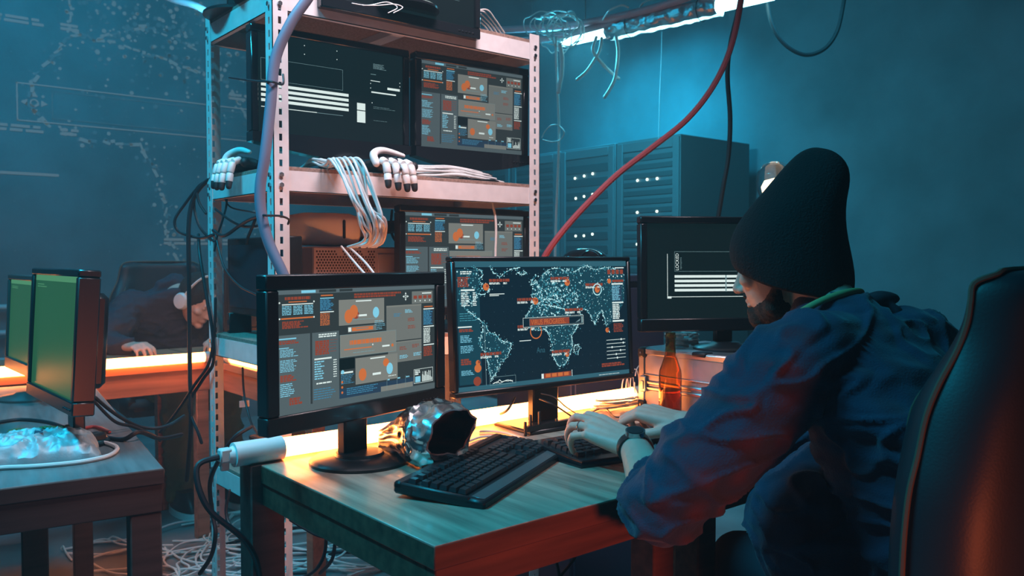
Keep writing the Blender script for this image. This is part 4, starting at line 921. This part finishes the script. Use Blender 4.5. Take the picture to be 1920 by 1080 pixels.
cable('red_cable', 'thick reddish cable arching from the ceiling down to the map monitor', [P(1440, -330, 2.9), P(1405, -110, 2.9), P(1390, 0, 2.88), P(1370, 90, 2.84), P(1338, 160, 2.8), P(1290, 222, 2.75), P(1225, 275, 2.7), P(1160, 325, 2.66), P(1105, 378, 2.62), P(1062, 425, 2.6), P(1028, 470, 2.6), P(1000, 520, 2.62)], .0100, CABR)
cable('black_cable', 'black cable hanging from the ceiling behind the monitor with LOCKED text', [P(1430, -330, 3.0), P(1396, -60, 3.0), P(1384, 20, 3.0), P(1370, 80, 3.0), P(1364, 140, 3.0), P(1369, 220, 3.0), P(1366, 290, 3.0), P(1356, 350, 3.0), P(1346, 410, 3.0), P(1335, 470, 3.0)], .0085, CABK)
cable('black_cable', 'black cable sagging in a ring from the ceiling against the dark wall', [P(1450, -180, 4.0), P(1440, -40, 4.0), P(1441, 20, 4.0), P(1455, 62, 4.0), P(1480, 90, 4.0), P(1512, 103, 4.0), P(1545, 92, 4.0), P(1568, 62, 4.0), P(1580, 15, 4.0), P(1590, -60, 4.0), P(1600, -200, 4.0)], .010, CABK)

# ------------------------------------------------------------------ dark side table: chip bag, leads
def chip_bag():
    c = PZ(72, 858, DZ); t = thing('chip_bag', 'crumpled silver chip bag lying flat on the dark side table', 'bag', (c.x, c.y, DZ), R(-12))
    q = B(); nx, ny = 90, 62; Wd, Dp = .235, .17; top = []; 
    def hgt(u, v): e = max(0, 1-abs(u)**3.2)*max(0, 1-abs(v)**3.2); return .042*e**.6+((.8-abs(noise.noise(Vector((u*2.6, v*2.6, 2))))*1.6)*.016+(.5-abs(noise.noise(Vector((u*6, v*6, 5)))))*.010)*(e**.3)
    vs = []; fs = []
    for j in range(ny+1):
        for i in range(nx+1):
            u, v = -1+2*i/nx, -1+2*j/ny; k = 1+.10*noise.noise(Vector((u*2, v*2, 9)))
            vs.append((u*Wd/2*k, v*Dp/2*k, .003+hgt(u, v)))
    for j in range(ny):
        for i in range(nx): a = j*(nx+1)+i; fs.append((a, a+1, a+nx+2, a+nx+1))
    n0 = len(vs); vs += [(x, y, .0005) for x, y, z in vs]
    for j in range(ny):
        for i in range(nx): a = n0+j*(nx+1)+i; fs.append((a+nx+1, a+nx+2, a+1, a))
    bd = [i for i in range(nx+1)]+[j*(nx+1)+nx for j in range(1, ny+1)]+[ny*(nx+1)+i for i in range(nx-1, -1, -1)]+[j*(nx+1) for j in range(ny-1, 0, -1)]
    for a, b in zip(bd, bd[1:]+bd[:1]): fs.append((b, a, a+n0, b+n0))
    q.add(vs, fs); q.build('bag_body', mat('pale_foil', (.34, .44, .47), .5, .25, bump=.15, bump_s=50), t, ang=22)
    q = B(); q.box((-.006, -.03, .058), (.010, .012, .0595), .0004); o = q.build('printed_label', mat('dark_print', (.02, .06, .10), .5), t)
    q = B()
    for i in range(14): u = -.06+.014*i*.6; q.box((u, .045+.01*math.sin(i), .035), (u+.012, .062+.01*math.sin(i), .056), .003)
    q.build('bag_opening', mat('green_brown_print', (.12, .13, .04), .6), t)
chip_bag()
def tp(px, py, h=.005): p = PZ(px, py, DZ); p.z = DZ+h; return p
cable('white_cable', 'white cable curving round the chip bag on the dark side table', [tp(-40, 890), tp(0, 882), tp(60, 879), tp(120, 874), tp(165, 868), tp(205, 858), tp(220, 845), tp(205, 836), tp(180, 832)], .0048, CABW)
cable('black_cable', 'thick black cable lying over the edge of the dark side table toward the rack', [tp(150, 812), tp(190, 822), tp(230, 828), tp(262, 826, .02), P(300, 822, 2.1), P(340, 815, 2.2)], .0055, CABK)
cable('black_cable', 'black cable looping down from the green monitor past the table edge', [P(178, 745, 2.0), P(205, 768, 2.05), P(235, 788, 2.1), P(270, 802, 2.15), P(310, 800, 2.2), P(345, 780, 2.3)], .0045, CABK)
cable('black_cable', 'second black cable drooping from the green monitor to the far table', [P(176, 752, 2.0), P(215, 790, 2.05), P(250, 800, 2.1), P(285, 815, 2.15), P(300, 826, 2.2)], .004, CABK)
cable('black_cable', 'black cable lying behind the chip bag under the green monitor', [tp(0, 795), tp(40, 790), tp(90, 795), tp(130, 808), tp(150, 812)], .0045, CABK)
cable('red_cable', 'short red connector lead on the dark side table under the green monitor', [tp(160, 806), tp(180, 804), tp(205, 814)], .0045, mat('red_plastic', (.5, .05, .03), .4))
ad = thing('power_adapter', 'small black power adapter at the foot of the green monitor', 'adapter', tp(172, 834, 0).to_tuple(), R(30)); boxobj('body', (-.03, -.018, 0), (.03, .018, .026), BLK, ad, .005); q = B(); q.tube([(-.03, 0, .012), (-.05, .01, .008), (-.07, .03, .005)], .004, 8, 5, 'round'); q.build('cord', CABK, ad)

# ------------------------------------------------------------------ cables on the floor
def tangle(name, label, n, cx, cy, rx, ry, r_, m, seed):
    rg = random.Random(seed); q = B()
    for i in range(n):
        x, y = cx+rg.uniform(-rx, rx)*.6, cy+rg.uniform(-ry, ry)*.6; a = rg.uniform(0, 6.28); pts = []
        for k in range(9):
            pts.append((x, y, r_+.006+.02*rg.random()*(.4 if k % 3 else 1))); a += rg.uniform(-1.1, 1.1)
            st = rg.uniform(.08, .20); x = min(max(x+st*math.cos(a), cx-rx), cx+rx); y = min(max(y+st*math.sin(a), cy-ry), cy+ry)
        q.tube(pts, r_, 6, 6, 'round')
    return tag(q.build(name, m), label, 'cables', kind='stuff')
tangle('white_cable_tangle', 'tangle of white cables on the floor under the desk and rack', 46, 1.45, 3.22, .72, .50, .0042, CABW, 3)
tangle('black_cable_tangle', 'tangle of black cables on the floor under the desk', 8, 1.55, 2.95, .6, .40, .006, CABK, 6)
FK = [('black cable hanging in a loop under the desk side', [P(545, 975, 2.0), P(570, 990, 2.0), P(600, 1005, 2.0), P(640, 1010, 2.0), P(660, 1000, 2.0)]), ('black cable hanging under the desk apron to the floor', [P(612, 1000, 1.95), P(608, 1040, 1.97), P(590, 1070, 2.0), P(560, 1085, 2.05), P(530, 1082, 2.1)]),
      ('black cable hanging straight beneath the middle of the desk side', [P(628, 1020, 1.9), P(624, 1045, 1.92), P(615, 1060, 1.95), P(600, 1075, 2.0)]), ('black cable dangling beneath the desk front', [P(1038, 1035, 2.2), P(1045, 1060, 2.2), P(1050, 1090, 2.2)]),
      ('thin black lead curving below the desk front', [P(1088, 1020, 2.2), P(1075, 1050, 2.2), P(1055, 1075, 2.2), P(1040, 1095, 2.2)]), ('black cable falling behind the desk leg under the elbow', [P(1205, 1000, 2.3), P(1215, 1030, 2.3), P(1232, 1062, 2.3), P(1240, 1095, 2.3)]),
      ('black lead looping from the bottom shelf to the desk leg', [P(430, 920, 2.1), P(424, 960, 2.1), P(436, 990, 2.08), P(468, 1000, 2.05)])]
for lb, pts in FK: cable('black_cable', lb, pts, .0042, CABK)

rg = random.Random(77)
for i in range(6):
    c = Vector((1.93, 1.555, case_top+.004+.006*i)); a0 = rg.uniform(0, 6)
    cable('white_cable', 'loop of white cable coiled on top of the aluminium case', [(c.x+.05*rg.uniform(.8, 1.2)*math.cos(a0+k*.42), c.y+.035*rg.uniform(.8, 1.2)*math.sin(a0+k*.42), c.z+.004*rg.random()) for k in range(15)], .0036, CABW, group='white cable loops on the aluminium case')

# ------------------------------------------------------------------ gaming chairs
def gaming_chair(label, loc, rz, stitch=(.10, .075, .05)):
    t = thing('gaming_chair', label, 'chair', loc, rz)
    prof = [(.44, .235), (.50, .275), (.60, .305), (.74, .315), (.84, .308), (.90, .288), (.955, .270), (1.0, .252), (1.05, .226), (1.09, .214), (1.12, .208), (1.145, .200), (1.158, .18), (1.165, .13)]
    L = []; edge = {-1: [], 1: []}
    for z, hw in prof:
        k = (z-.44)/.72; y0 = .02-.02*k; fat = .5 if z > 1.15 else 1
        front = [(-1, .075), (-.93, .105), (-.82, .112), (-.70, .085), (-.58, .045), (-.3, .030), (0, .026), (.3, .030), (.58, .045), (.70, .085), (.82, .112), (.93, .105), (1, .075)]
        bol = 1 if z < .97 else max(.35, 1-(z-.97)*6)
        ring = [(x*hw, y0+(.028+(y-.028)*bol)*fat, z) for x, y in front]
        back = [(.985, .03), (.9, -.02), (.6, -.045), (.25, -.052), (0, -.053), (-.25, -.052), (-.6, -.045), (-.9, -.02), (-.985, .03)]
        ring += [(x*hw, y0+y*fat*(1 if z > .5 else .8), z) for x, y in back]
        L.append(ring)
        for s in (-1, 1): edge[s].append((s*hw*1.004, y0+(.028+.036*bol)*fat, z))
    q = B(); q.loft(L)
    ln = [list(r) for r in L]
    o = q.build('backrest', LEATH, t, ang=60)
    sb = o.modifiers.new('s', 'SUBSURF'); sb.levels = 1; sb.render_levels = 2
    SM = mat('tan_stitch', stitch, .6)
    q = B(); q.tube([edge[-1][i] for i in range(len(prof))]+list(reversed(edge[1])), .0042, 6, 4); q.build('piping', SM, t)
    for s in (-1, 1):
        q = B(); q.tube([(s*hw*.80, .02-.02*(z-.44)/.72+.118*(1 if z < .97 else max(.35, 1-(z-.97)*6))*.98, z) for z, hw in prof[:-2]], .0028, 6, 3); q.build('seam', SM, o)
    q = B(); q.box((-.27, -.02, .40), (.27, .47, .49), .035); q.box((-.29, .0, .40), (-.19, .45, .515), .035); q.box((.19, .0, .40), (.29, .45, .515), .035); q.build('seat', LEATH, t)
    for s in (-1, 1):
        q = B(); q.box((s*.30-.015, .12, .38), (s*.30+.015, .17, .62), .006); q.box((s*.30-.045, .02, .62), (s*.30+.045, .27, .65), .012); q.build('armrest', BLK, t)
    q = B(); q.cyl((0, .22, .08), (0, .22, .40), .028, 20); q.build('gas_lift', DKM, t)
    for k in range(5):
        a = 2*PI*k/5+.3; q = B(); q.tube([(0, .22, .095), (.16*math.cos(a), .22+.16*math.sin(a), .085), (.30*math.cos(a), .22+.30*math.sin(a), .065)], [.03, .024, .018], 10, 3, 'round'); lg = q.build('leg', BLK, t)
        q = B(); c = Vector((.30*math.cos(a), .22+.30*math.sin(a), .028)); q.cyl(c-Vector((-.02*math.sin(a), .02*math.cos(a), 0)), c+Vector((-.02*math.sin(a), .02*math.cos(a), 0)), .028, 18); q.build('caster', BLK, lg)
    return t
gaming_chair('black leather gaming chair of the person in the beanie, its back to us', (1.475, .445, 0), R(-5))
gaming_chair('black leather gaming chair behind the hooded person at the far table', (1.43, 4.74, 0), R(176))

# ------------------------------------------------------------------ people
def ringe(c, ax, ay, z=0, n=28, e=.8):
    return [(c[0]+math.copysign(abs(math.cos(2*PI*j/n))**e, math.cos(2*PI*j/n))*ax, c[1]+math.copysign(abs(math.sin(2*PI*j/n))**e, math.sin(2*PI*j/n))*ay, c[2]) for j in range(n)]
def head_shape(q, T, beard=False):
    q.M, keep = q.M @ T, q.M
    q.ell((0, -.008, .018), (.075, .098, .104)); q.ell((0, .028, -.035), (.064, .078, .092)); q.ell((0, .040, -.082), (.053, .052, .044)); q.ell((0, .084, -.106), (.024, .020, .020))
    q.ell((0, .092, .022), (.048, .015, .011)); q.tube([(0, .096, .012), (0, .112, -.018), (0, .122, -.036)], [.008, .010, .0125], 12, 4, 'round'); q.ell((.010, .110, -.042), (.008, .010, .007)); q.ell((-.010, .110, -.042), (.008, .010, .007))
    q.ell((0, .097, -.066), (.024, .012, .006)); q.ell((0, .096, -.077), (.021, .012, .0065))
    for s in (-1, 1):
        q.ell((s*.043, .070, -.026), (.022, .024, .018)); q.ell((s*.077, -.006, -.018), (.009, .021, .033), Matrix.Rotation(R(s*14), 3, 'Z')); q.ell((s*.076, .0, -.045), (.008, .012, .012))
        q.ell((s*.032, .088, .003), (.016, .010, .010))
    q.M = keep
def hand_shape(q, W, K, up, side, ang, thumb=1.0, splay=1.0):
    W, K = Vector(W), Vector(K); f = (K-W).normalized(); up = Vector(up); up = (up-f*up.dot(f)).normalized(); lat = f.cross(up)*side
    mcp = []
    for i in range(4): mcp.append(K+lat*(.030, .0095, -.0115, -.0310)[i]+f*(0, .005, .0, -.010)[i]+up*(-.001, 0, -.002, -.007)[i])
    for i in range(4): q.tube([W+lat*(.016, .006, -.006, -.017)[i]-f*.01, (W+mcp[i])/2+lat*(.006, .002, -.002, -.006)[i]-up*.003, mcp[i]], [.020, .0165, .0118], 14, 3, 'round')
    q.ell((W+K)/2-up*.004, (.034, .048, .015), Matrix((lat, f, up)).transposed())
    tips = []
    for i in range(4):
        ln = ((.044, .026, .021), (.049, .030, .022), (.045, .028, .022), (.036, .021, .019))[i]; p = mcp[i]; pts = [p]; a = 0
        d0 = (f+lat*(.13, .03, -.07, -.17)[i]*splay).normalized()
        for k in range(3):
            a += R(ang[i][k]); d = d0*math.cos(a)-up*math.sin(a); p = p+d*ln[k]; pts.append(p)
        q.tube(pts, [.0098, .0092, .0082, .0066] if i < 3 else [.0086, .0080, .0072, .0058], 12, 3, 'round'); tips.append((pts, d))
        q.ell(pts[0]+up*.002, (.0105, .0105, .0095)); q.ell(pts[1]+up*.001, (.0095, .0095, .009))
    b = W+f*.022+lat*.022-up*.006
    tpts = [b, b+f*.030+lat*.026*thumb-up*.010, b+f*.062+lat*.034*thumb-up*.020, b+f*.086+lat*.030*thumb-up*.026]
    q.tube(tpts, [.0165, .0125, .0108, .0080], 12, 4, 'round')
    return mcp, tips, (f, up, lat)
def limb(q, pts, rad, seg=18): q.tube(pts, rad, seg, 5, 'round')

# --- the person at the desk
PO = Vector((1.52, .62, 0))
man = thing('person', 'person in a black beanie and dark blue checked shirt typing at the desk', 'person', PO)
HC = Matrix.Translation(P(1479, 484, 1.70)) @ Matrix.Rotation(R(9), 4, 'Z') @ Matrix.Rotation(R(-14), 4, 'X')
TO = Matrix.Translation(-PO)
LS, LE, LW, LK = Vector((1.285, .80, .985)), Vector((1.098, .930, .756)), Vector((1.242, 1.122, .810)), Vector((1.226, 1.218, .838))
RS, RE, RW_, RK = Vector((1.67, .755, .985)), Vector((1.625, .965, .805)), Vector((1.435, 1.136, .824)), Vector((1.398, 1.234, .846))
q = B(); q.M = TO
head_shape(q, HC)
nk = Vector((1.485, .805, 1.03)); h0 = HC @ Vector((0, -.035, -.06))
limb(q, [nk-Vector((0, 0, .05)), nk, (nk+h0)/2, h0], [.085, .066, .058, .060])
q.loft([ringe((1.60, .60, .52), .15, .10), ringe((1.55, .64, .75), .155, .105), ringe((1.50, .70, .92), .17, .10), ringe((1.485, .77, 1.0), .14, .08), ringe((1.48, .79, 1.04), .07, .05)])
limb(q, [LS, (LS+LE)/2, LE], [.055, .048, .040]); limb(q, [LE, LE*.68+LW*.32+Vector((0, 0, .004)), LE*.3+LW*.7, LW+(LW-LE)*.04], [.042, .044, .034, .0275])
limb(q, [RS, (RS+RE)/2, RE], [.055, .048, .040]); limb(q, [RE, RE*.68+RW_*.32, RE*.3+RW_*.7, RW_+(RW_-RE)*.04], [.042, .043, .033, .0275])
lm, lt_, lf = hand_shape(q, LW, LK, (-.25, -.25, 1), 1, [(16, 40, 30), (14, 42, 32), (20, 48, 34), (26, 50, 34)], .8, 1.2)
rm, rt_, rf = hand_shape(q, RW_, RK, (-.15, -.35, 1), -1, [(40, 62, 35), (42, 66, 36), (44, 66, 36), (44, 62, 34)], 1.0, .8)
for s, kn in ((-1, Vector((1.475, 1.03, .54))), (1, Vector((1.76, 1.03, .54)))):
    hp_ = Vector((1.60+s*.085, .58, .53)); limb(q, [hp_, (hp_+kn)/2, kn], [.085, .07, .052]); limb(q, [kn, kn+Vector((0, -.06, -.22)), kn+Vector((0, -.10, -.44))], [.052, .052, .036]); limb(q, [kn+Vector((0, -.12, -.49)), kn+Vector((0, .06, -.50))], [.032, .028])
body = remeshed('body', q, .0031, SKIN, man, 4)
# fingernails
q = B(); q.M = TO
for pts, d in lt_+rt_:
    p = pts[3]; a = (pts[3]-pts[2]).normalized(); u_ = (Vector((0, 0, 1))-a*a.z).normalized(); l_ = a.cross(u_)
    q.ell(p+u_*.0062-a*.001, (.0048, .0058, .0012), Matrix((l_, a, u_)).transposed(), 12, 6)
q.build('nail', mat('nail', (.7, .5, .44), .3), body)
q = B(); q.M = TO @ HC
for s in (-1, 1): q.ell((s*.032, .0885, .004), (.0125, .0115, .0105))
q.build('eye', mat('eye_white', (.7, .7, .7), .1), body)
q = B(); q.M = TO @ HC
q.ell((0, .036, -.090), (.0575, .056, .047)); q.ell((0, .082, -.104), (.033, .028, .030)); q.ell((0, .094, -.090), (.026, .017, .012)); q.ell((0, .099, -.056), (.027, .011, .007))
for s in (-1, 1): q.tube([(s*.064, .012, -.06), (s*.053, .03, -.09)], [.010, .022], 12, 4, 'round'); q.tube([(s*.012, .102, .026), (s*.034, .100, .030), (s*.052, .084, .024)], [.005, .006, .004], 8, 3, 'round')
def bn(co): return .0016*noise.noise(co*180)+.001*noise.noise(co*420)
remeshed('beard', q, .0036, HAIR, man, 2, bn)
q = B(); q.M = TO @ HC; q.ell((0, -.03, -.005), (.0755, .085, .095)); q.ell((0, -.05, -.06), (.058, .045, .04)); remeshed('hair', q, .004, HAIR, man, 2, bn)
# beanie
q = B(); q.M = TO; L = []
bd_ = ray(1490, 440).normalized()
for (lx, ly, rx_, ry, b, dz) in ((1377, 500, 1598, 548, .084, .020), (1371, 497, 1604, 546, .093, .026), (1366, 468, 1604, 510, .098, .022), (1374, 438, 1596, 470, .100, .016), (1394, 404, 1586, 428, .098, .010), (1422, 370, 1583, 392, .090, .006), (1448, 338, 1592, 360, .080, .004), (1470, 310, 1597, 342, .070, .002), (1490, 290, 1594, 314, .056, 0), (1508, 279, 1580, 294, .040, 0), (1528, 275, 1560, 281, .018, 0)):
    a_, c_ = P(lx, ly, 1.70), P(rx_, ry, 1.64); m_ = (a_+c_)/2; A_ = (c_-a_)/2; Bv = bd_*(-b)-Vector((0, 0, dz))
    n = 72; ring = []
    for j in range(n):
        t_ = 2*PI*j/n; rib = 1+.010*math.cos(j*PI)*0+.006*math.cos(36*t_)
        p = m_+A_*math.cos(t_)*rib+Bv*math.sin(t_)*rib
        p += (p-m_).normalized()*.006*noise.noise(p*16)
        ring.append(p)
    L.append(ring)
q.loft(L, cap0=False); bo = q.build('beanie', KNIT, man, ang=80); sb = bo.modifiers.new('s', 'SUBSURF'); sb.levels = 1; sb.render_levels = 1
# shirt
SHIRT = mat('checked_shirt', (.07, .08, .16), .85, bump=.25, bump_s=320, sheen=.15)
nt = SHIRT.node_tree; bs = nt.nodes['Principled BSDF']; tc = nt.nodes.new('ShaderNodeTexCoord'); prev = None
mixc = nt.nodes.new('ShaderNodeMix'); mixc.data_type = 'RGBA'
wv = []
for dr in ('X', 'Z'):
    wn = nt.nodes.new('ShaderNodeTexWave'); wn.bands_direction = dr; wn.inputs['Scale'].default_value = 5.5; wn.inputs['Distortion'].default_value = 1.5; nt.links.new(tc.outputs['Object'], wn.inputs['Vector']); wv.append(wn)
mu = nt.nodes.new('ShaderNodeMath'); mu.operation = 'MULTIPLY'; nt.links.new(wv[0].outputs['Fac'], mu.inputs[0]); nt.links.new(wv[1].outputs['Fac'], mu.inputs[1])
nt.links.new(mu.outputs[0], mixc.inputs[0]); mixc.inputs[6].default_value = (.022, .034, .078, 1); mixc.inputs[7].default_value = (.07, .028, .055, 1); nt.links.new(mixc.outputs[2], bs.inputs['Base Color'])
q = B(); q.M = TO
q.loft([ringe((1.60, .61, .47), .205, .18), ringe((1.59, .63, .60), .21, .19), ringe((1.56, .65, .76), .215, .175), ringe((1.51, .70, .90), .218, .145), ringe((1.49, .755, .985), .205, .12), ringe((1.485, .785, 1.04), .145, .09), ringe((1.485, .80, 1.075), .08, .07)])
q.ell((1.47, .83, .68), (.17, .14, .14))
hm_ = HC @ Vector((0, -.040, -.125)); q.tube([nk-Vector((0, 0, .03)), nk, (nk+hm_)/2, hm_], [.10, .086, .076, .068], 20, 5, flat=1.0)
limb(q, [Vector((1.40, .79, 1.00)), LS+Vector((.01, 0, .008)), LS*.5+LE*.5+Vector((-.004, -.004, 0)), LE+Vector((-.002, -.008, .0)), LE*.9+LW*.1+Vector((.01, 0, .004)), LE*.80+LW*.20+Vector((.008, 0, .004))], [.085, .083, .077, .066, .060, .054])
limb(q, [Vector((1.58, .77, 1.00)), RS+Vector((0, 0, .008)), RS*.5+RE*.5, RE+Vector((.002, -.006, .0)), RE*.5+RW_*.5, RE*.16+RW_*.84], [.085, .083, .076, .064, .052, .041])
def fold(co):
    p = Vector((co.x*9, co.y*9, co.z*16)); return .012*noise.noise(p)+.010*(.35-abs(noise.noise(Vector((co.x*7+co.z*5, co.y*7, co.z*13)))))+.014*max(0, .16-abs(noise.noise(Vector((co.x*11-co.z*8, co.y*11, co.z*19)))))*4+.004*noise.noise(p*2.6)
remeshed('shirt', q, .0055, SHIRT, man, 5, fold)
for S, E, f0, r0 in ((LE, LW, .22, .054), (RE, RW_, .86, .043)):
    a_ = S*(1-f0)+E*f0; dd = (E-S).normalized()
    q = B(); q.M = TO; q.tube([a_-dd*.022, a_-dd*.012, a_, a_+dd*.006], [r0*1.0, r0*1.06, r0*1.04, r0*.93], 24, 3); q.build('cuff', SHIRT, man)
q = B(); q.M = TO
ca, cb_ = P(1474, 604, 1.60), P(1610, 548, 1.66); mc = (ca+cb_)/2; A_ = (cb_-ca)/2; Bv = bd_*(-.072)-Vector((0, 0, .012))
q.tube([P(1466, 616, 1.63), P(1476, 604, 1.575), P(1505, 583, 1.545), P(1545, 562, 1.535), P(1585, 549, 1.545), P(1610, 546, 1.58), P(1612, 552, 1.64), P(1580, 566, 1.70), P(1530, 588, 1.72), P(1485, 610, 1.70), P(1466, 616, 1.63)], .0065, 10, 6); q.build('neckband', mat('lime_cotton', (.42, .33, .14), .85), man)
q = B(); q.M = TO
q.tube([P(1585, 588, 1.53), P(1618, 572, 1.56), P(1650, 562, 1.62), P(1672, 560, 1.66)], [.012, .022, .026, .016], 14, 4, 'round', flat=.7); q.tube([P(1640, 575, 1.60), P(1675, 590, 1.60), P(1700, 625, 1.58)], [.022, .028, .014], 14, 4, 'round', flat=.7)
remeshed('collar', q, .005, mat('dark_collar', (.015, .018, .035), .9), man, 3)
q = B(); q.M = TO
JE = mat('dark_denim', (.02, .025, .04), .85)
q.loft([ringe((1.60, .60, .455), .19, .15), ringe((1.60, .61, .56), .195, .15), ringe((1.59, .62, .64), .18, .13)])
for s in (-1, 1):
    hp_ = Vector((1.60+s*.085, .60, .54)); kn = Vector((1.475 if s < 0 else 1.76, 1.03, .545)); limb(q, [hp_, (hp_+kn)/2, kn], [.098, .085, .066]); limb(q, [kn, kn+Vector((0, -.06, -.22)), kn+Vector((0, -.10, -.45))], [.066, .064, .052])
remeshed('trousers', q, .009, JE, man, 4)
for x in (1.475, 1.76):
    q = B(); q.M = TO; q.loft([[(x+a*.048*k, .93+b*.14*k+.02, z) for a, b in [(math.cos(2*PI*j/20), math.sin(2*PI*j/20)) for j in range(20)]] for z, k in ((.0, .96), (.03, 1), (.06, .9), (.085, .62), (.10, .4))]); q.build('shoe', BLK, man)
# watch and ring
fd = (LW-LE).normalized(); wc = LW-fd*.018; wu = (Vector((-.2, -.2, 1))-fd*fd.dot(Vector((-.2, -.2, 1)))).normalized(); wl = fd.cross(wu)
q = B(); q.M = TO
q.loft([[wc+fd*o_+(wu*math.cos(2*PI*j/32)*.031+wl*math.sin(2*PI*j/32)*.034)*k for j in range(32)] for o_, k in ((-.011, .98), (-.0105, 1.05), (0, 1.09), (.0105, 1.05), (.011, .98))]); wt = q.build('wristwatch', mat('watch_strap', (.012, .012, .014), .4, coat=.3), man)
q = B(); q.M = TO; b_ = wc+wu*.0335; q.cyl(b_-wu*.004, b_+wu*.006, .0195, 28); q.build('watch_case', mat('watch_metal', (.45, .48, .5), .2, 1), wt)
q = B(); q.M = TO; q.cyl(b_+wu*.006, b_+wu*.0068, .0165, 28); q.build('watch_face', BLKG, wt)
rp = lt_[2][0]; p0 = rp[0]*.45+rp[1]*.55; dr = (rp[1]-rp[0]).normalized(); q = B(); q.M = TO
u1 = dr.orthogonal().normalized(); u2 = dr.cross(u1); q.tube([p0+(u1*math.cos(k*PI/10)+u2*math.sin(k*PI/10))*.0103 for k in range(21)], .0018, 8, 1); q.build('ring', ZINC, man)

# --- the hooded person at the far table
PB = Vector((1.40, 4.45, 0)); TB = Matrix.Translation(-PB)
pb = thing('person', 'person in a dark hoodie leaning over the far table with white headphones on', 'person', PB)
HB = Matrix.Translation(Vector((1.445, 4.20, .985))) @ Matrix.Rotation(R(208), 4, 'Z') @ Matrix.Rotation(R(-36), 4, 'X')
q = B(); q.M = TB; head_shape(q, HB)
limb(q, [Vector((1.37, 4.34, .97)), Vector((1.39, 4.29, 1.0)), HB @ Vector((0, -.03, -.05))], [.07, .06, .056])
q.loft([ringe((1.40, 4.52, .50), .15, .11), ringe((1.38, 4.46, .7), .155, .11), ringe((1.36, 4.38, .9), .17, .10), ringe((1.36, 4.33, .97), .12, .08)])
AL = [Vector((1.16, 4.34, .94)), Vector((1.0, 4.13, .80)), Vector((1.06, 3.97, .79)), Vector((1.085, 3.89, .80))]
AR = [Vector((1.56, 4.31, .94)), Vector((1.63, 4.10, .81)), Vector((1.50, 3.99, .79)), Vector((1.44, 3.92, .80))]
for A4 in (AL, AR): limb(q, [A4[0], (A4[0]+A4[1])/2, A4[1], A4[2]], [.055, .048, .040, .028])
hand_shape(q, AL[2], AL[3], (0, -.2, 1), -1, [(30, 40, 30)]*4); hand_shape(q, AR[2], AR[3], (0, -.2, 1), 1, [(30, 40, 30)]*4)
for s in (-1, 1):
    k_ = Vector((1.40+s*.12, 4.02, .545)); limb(q, [Vector((1.40+s*.085, 4.45, .53)), k_], [.08, .052]); limb(q, [k_, k_+Vector((0, -.03, -.46))], [.052, .036])
remeshed('body', q, .006, SKIN, pb, 3)
HOOD = mat('dark_hoodie', (.030, .028, .045), .9)
q = B(); q.M = TB
q.loft([ringe((1.40, 4.52, .46), .195, .15), ringe((1.39, 4.47, .66), .2, .15), ringe((1.37, 4.39, .86), .22, .14), ringe((1.36, 4.34, .96), .19, .12), ringe((1.37, 4.30, 1.02), .10, .09)])
for A4 in (AL, AR): limb(q, [A4[0]*.8+Vector((1.36, 4.34, .95))*.2, A4[0], (A4[0]+A4[1])/2, A4[1], A4[2]*.85+A4[1]*.15], [.085, .08, .072, .062, .042])
limb(q, [Vector((1.30, 4.36, .99)), Vector((1.39, 4.35, 1.02)), Vector((1.48, 4.33, .99))], [.055, .075, .055])
remeshed('hoodie', q, .009, HOOD, pb, 4, fold)
q = B(); q.M = TB @ HB; q.ell((0, -.014, .025), (.082, .10, .104)); q.ell((0, -.03, -.02), (.079, .08, .08)); remeshed('hair', q, .006, HAIR, pb, 2, bn)
q = B(); q.M = TB; KH = mat('khaki', (.16, .18, .09), .85)
q.loft([ringe((1.40, 4.50, .455), .18, .14), ringe((1.40, 4.50, .60), .18, .13)])
for s in (-1, 1):
    k_ = Vector((1.40+s*.12, 4.02, .55)); limb(q, [Vector((1.40+s*.09, 4.45, .54)), k_], [.095, .068]); limb(q, [k_, k_+Vector((0, -.02, -.24)), k_+Vector((0, -.03, -.47))], [.068, .064, .058])
remeshed('trousers', q, .010, KH, pb, 4, fold)
for s in (-1, 1):
    q = B(); q.M = TB; x, y = 1.40+s*.12, 3.93
    q.loft([[(x+a*.05*k, y+b*.14*k2, z) for a, b in [(math.cos(2*PI*j/20), math.sin(2*PI*j/20)) for j in range(20)]] for z, k, k2 in ((.03, .98, .98), (.06, .95, .9), (.085, .8, .72), (.11, .7, .5))]); sh = q.build('shoe', BLK, pb)
    q = B(); q.M = TB; q.loft([[(x+a*.054, y+b*.146, z) for a, b in [(math.cos(2*PI*j/24), math.sin(2*PI*j/24)) for j in range(24)]] for z in (0, .028)]); q.build('sole', WHT, sh)
hp2 = thing('headphones', 'white over ear headphones worn by the hooded person', 'headphones', HB @ Vector((0, 0, .02)))
TH = Matrix.Translation(-(HB @ Vector((0, 0, .02)))) @ HB
q = B(); q.M = TH; q.tube([(.088*math.cos(a), -.005, .0+.128*math.sin(a)) for a in [PI*k/14 for k in range(15)]], .010, 10, 3, flat=.5, upv=(0, 1, 0)); q.build('headband', WHT, hp2)
for s in (-1, 1):
    q = B(); q.M = TH; q.lathe([(.001, -.012), (.036, -.012), (.043, -.004), (.043, .008), (.036, .016), (.001, .018)], (0, 0, 0), 28)
    o = B(); o.M = TH @ Matrix.Translation((s*.090, -.005, -.018)) @ Matrix.Rotation(R(90*s), 4, 'Y'); o.lathe([(.001, -.014), (.034, -.014), (.042, -.004), (.042, .006), (.036, .016), (.001, .019)], seg=28); o.build('ear_cup', WHT, hp2)
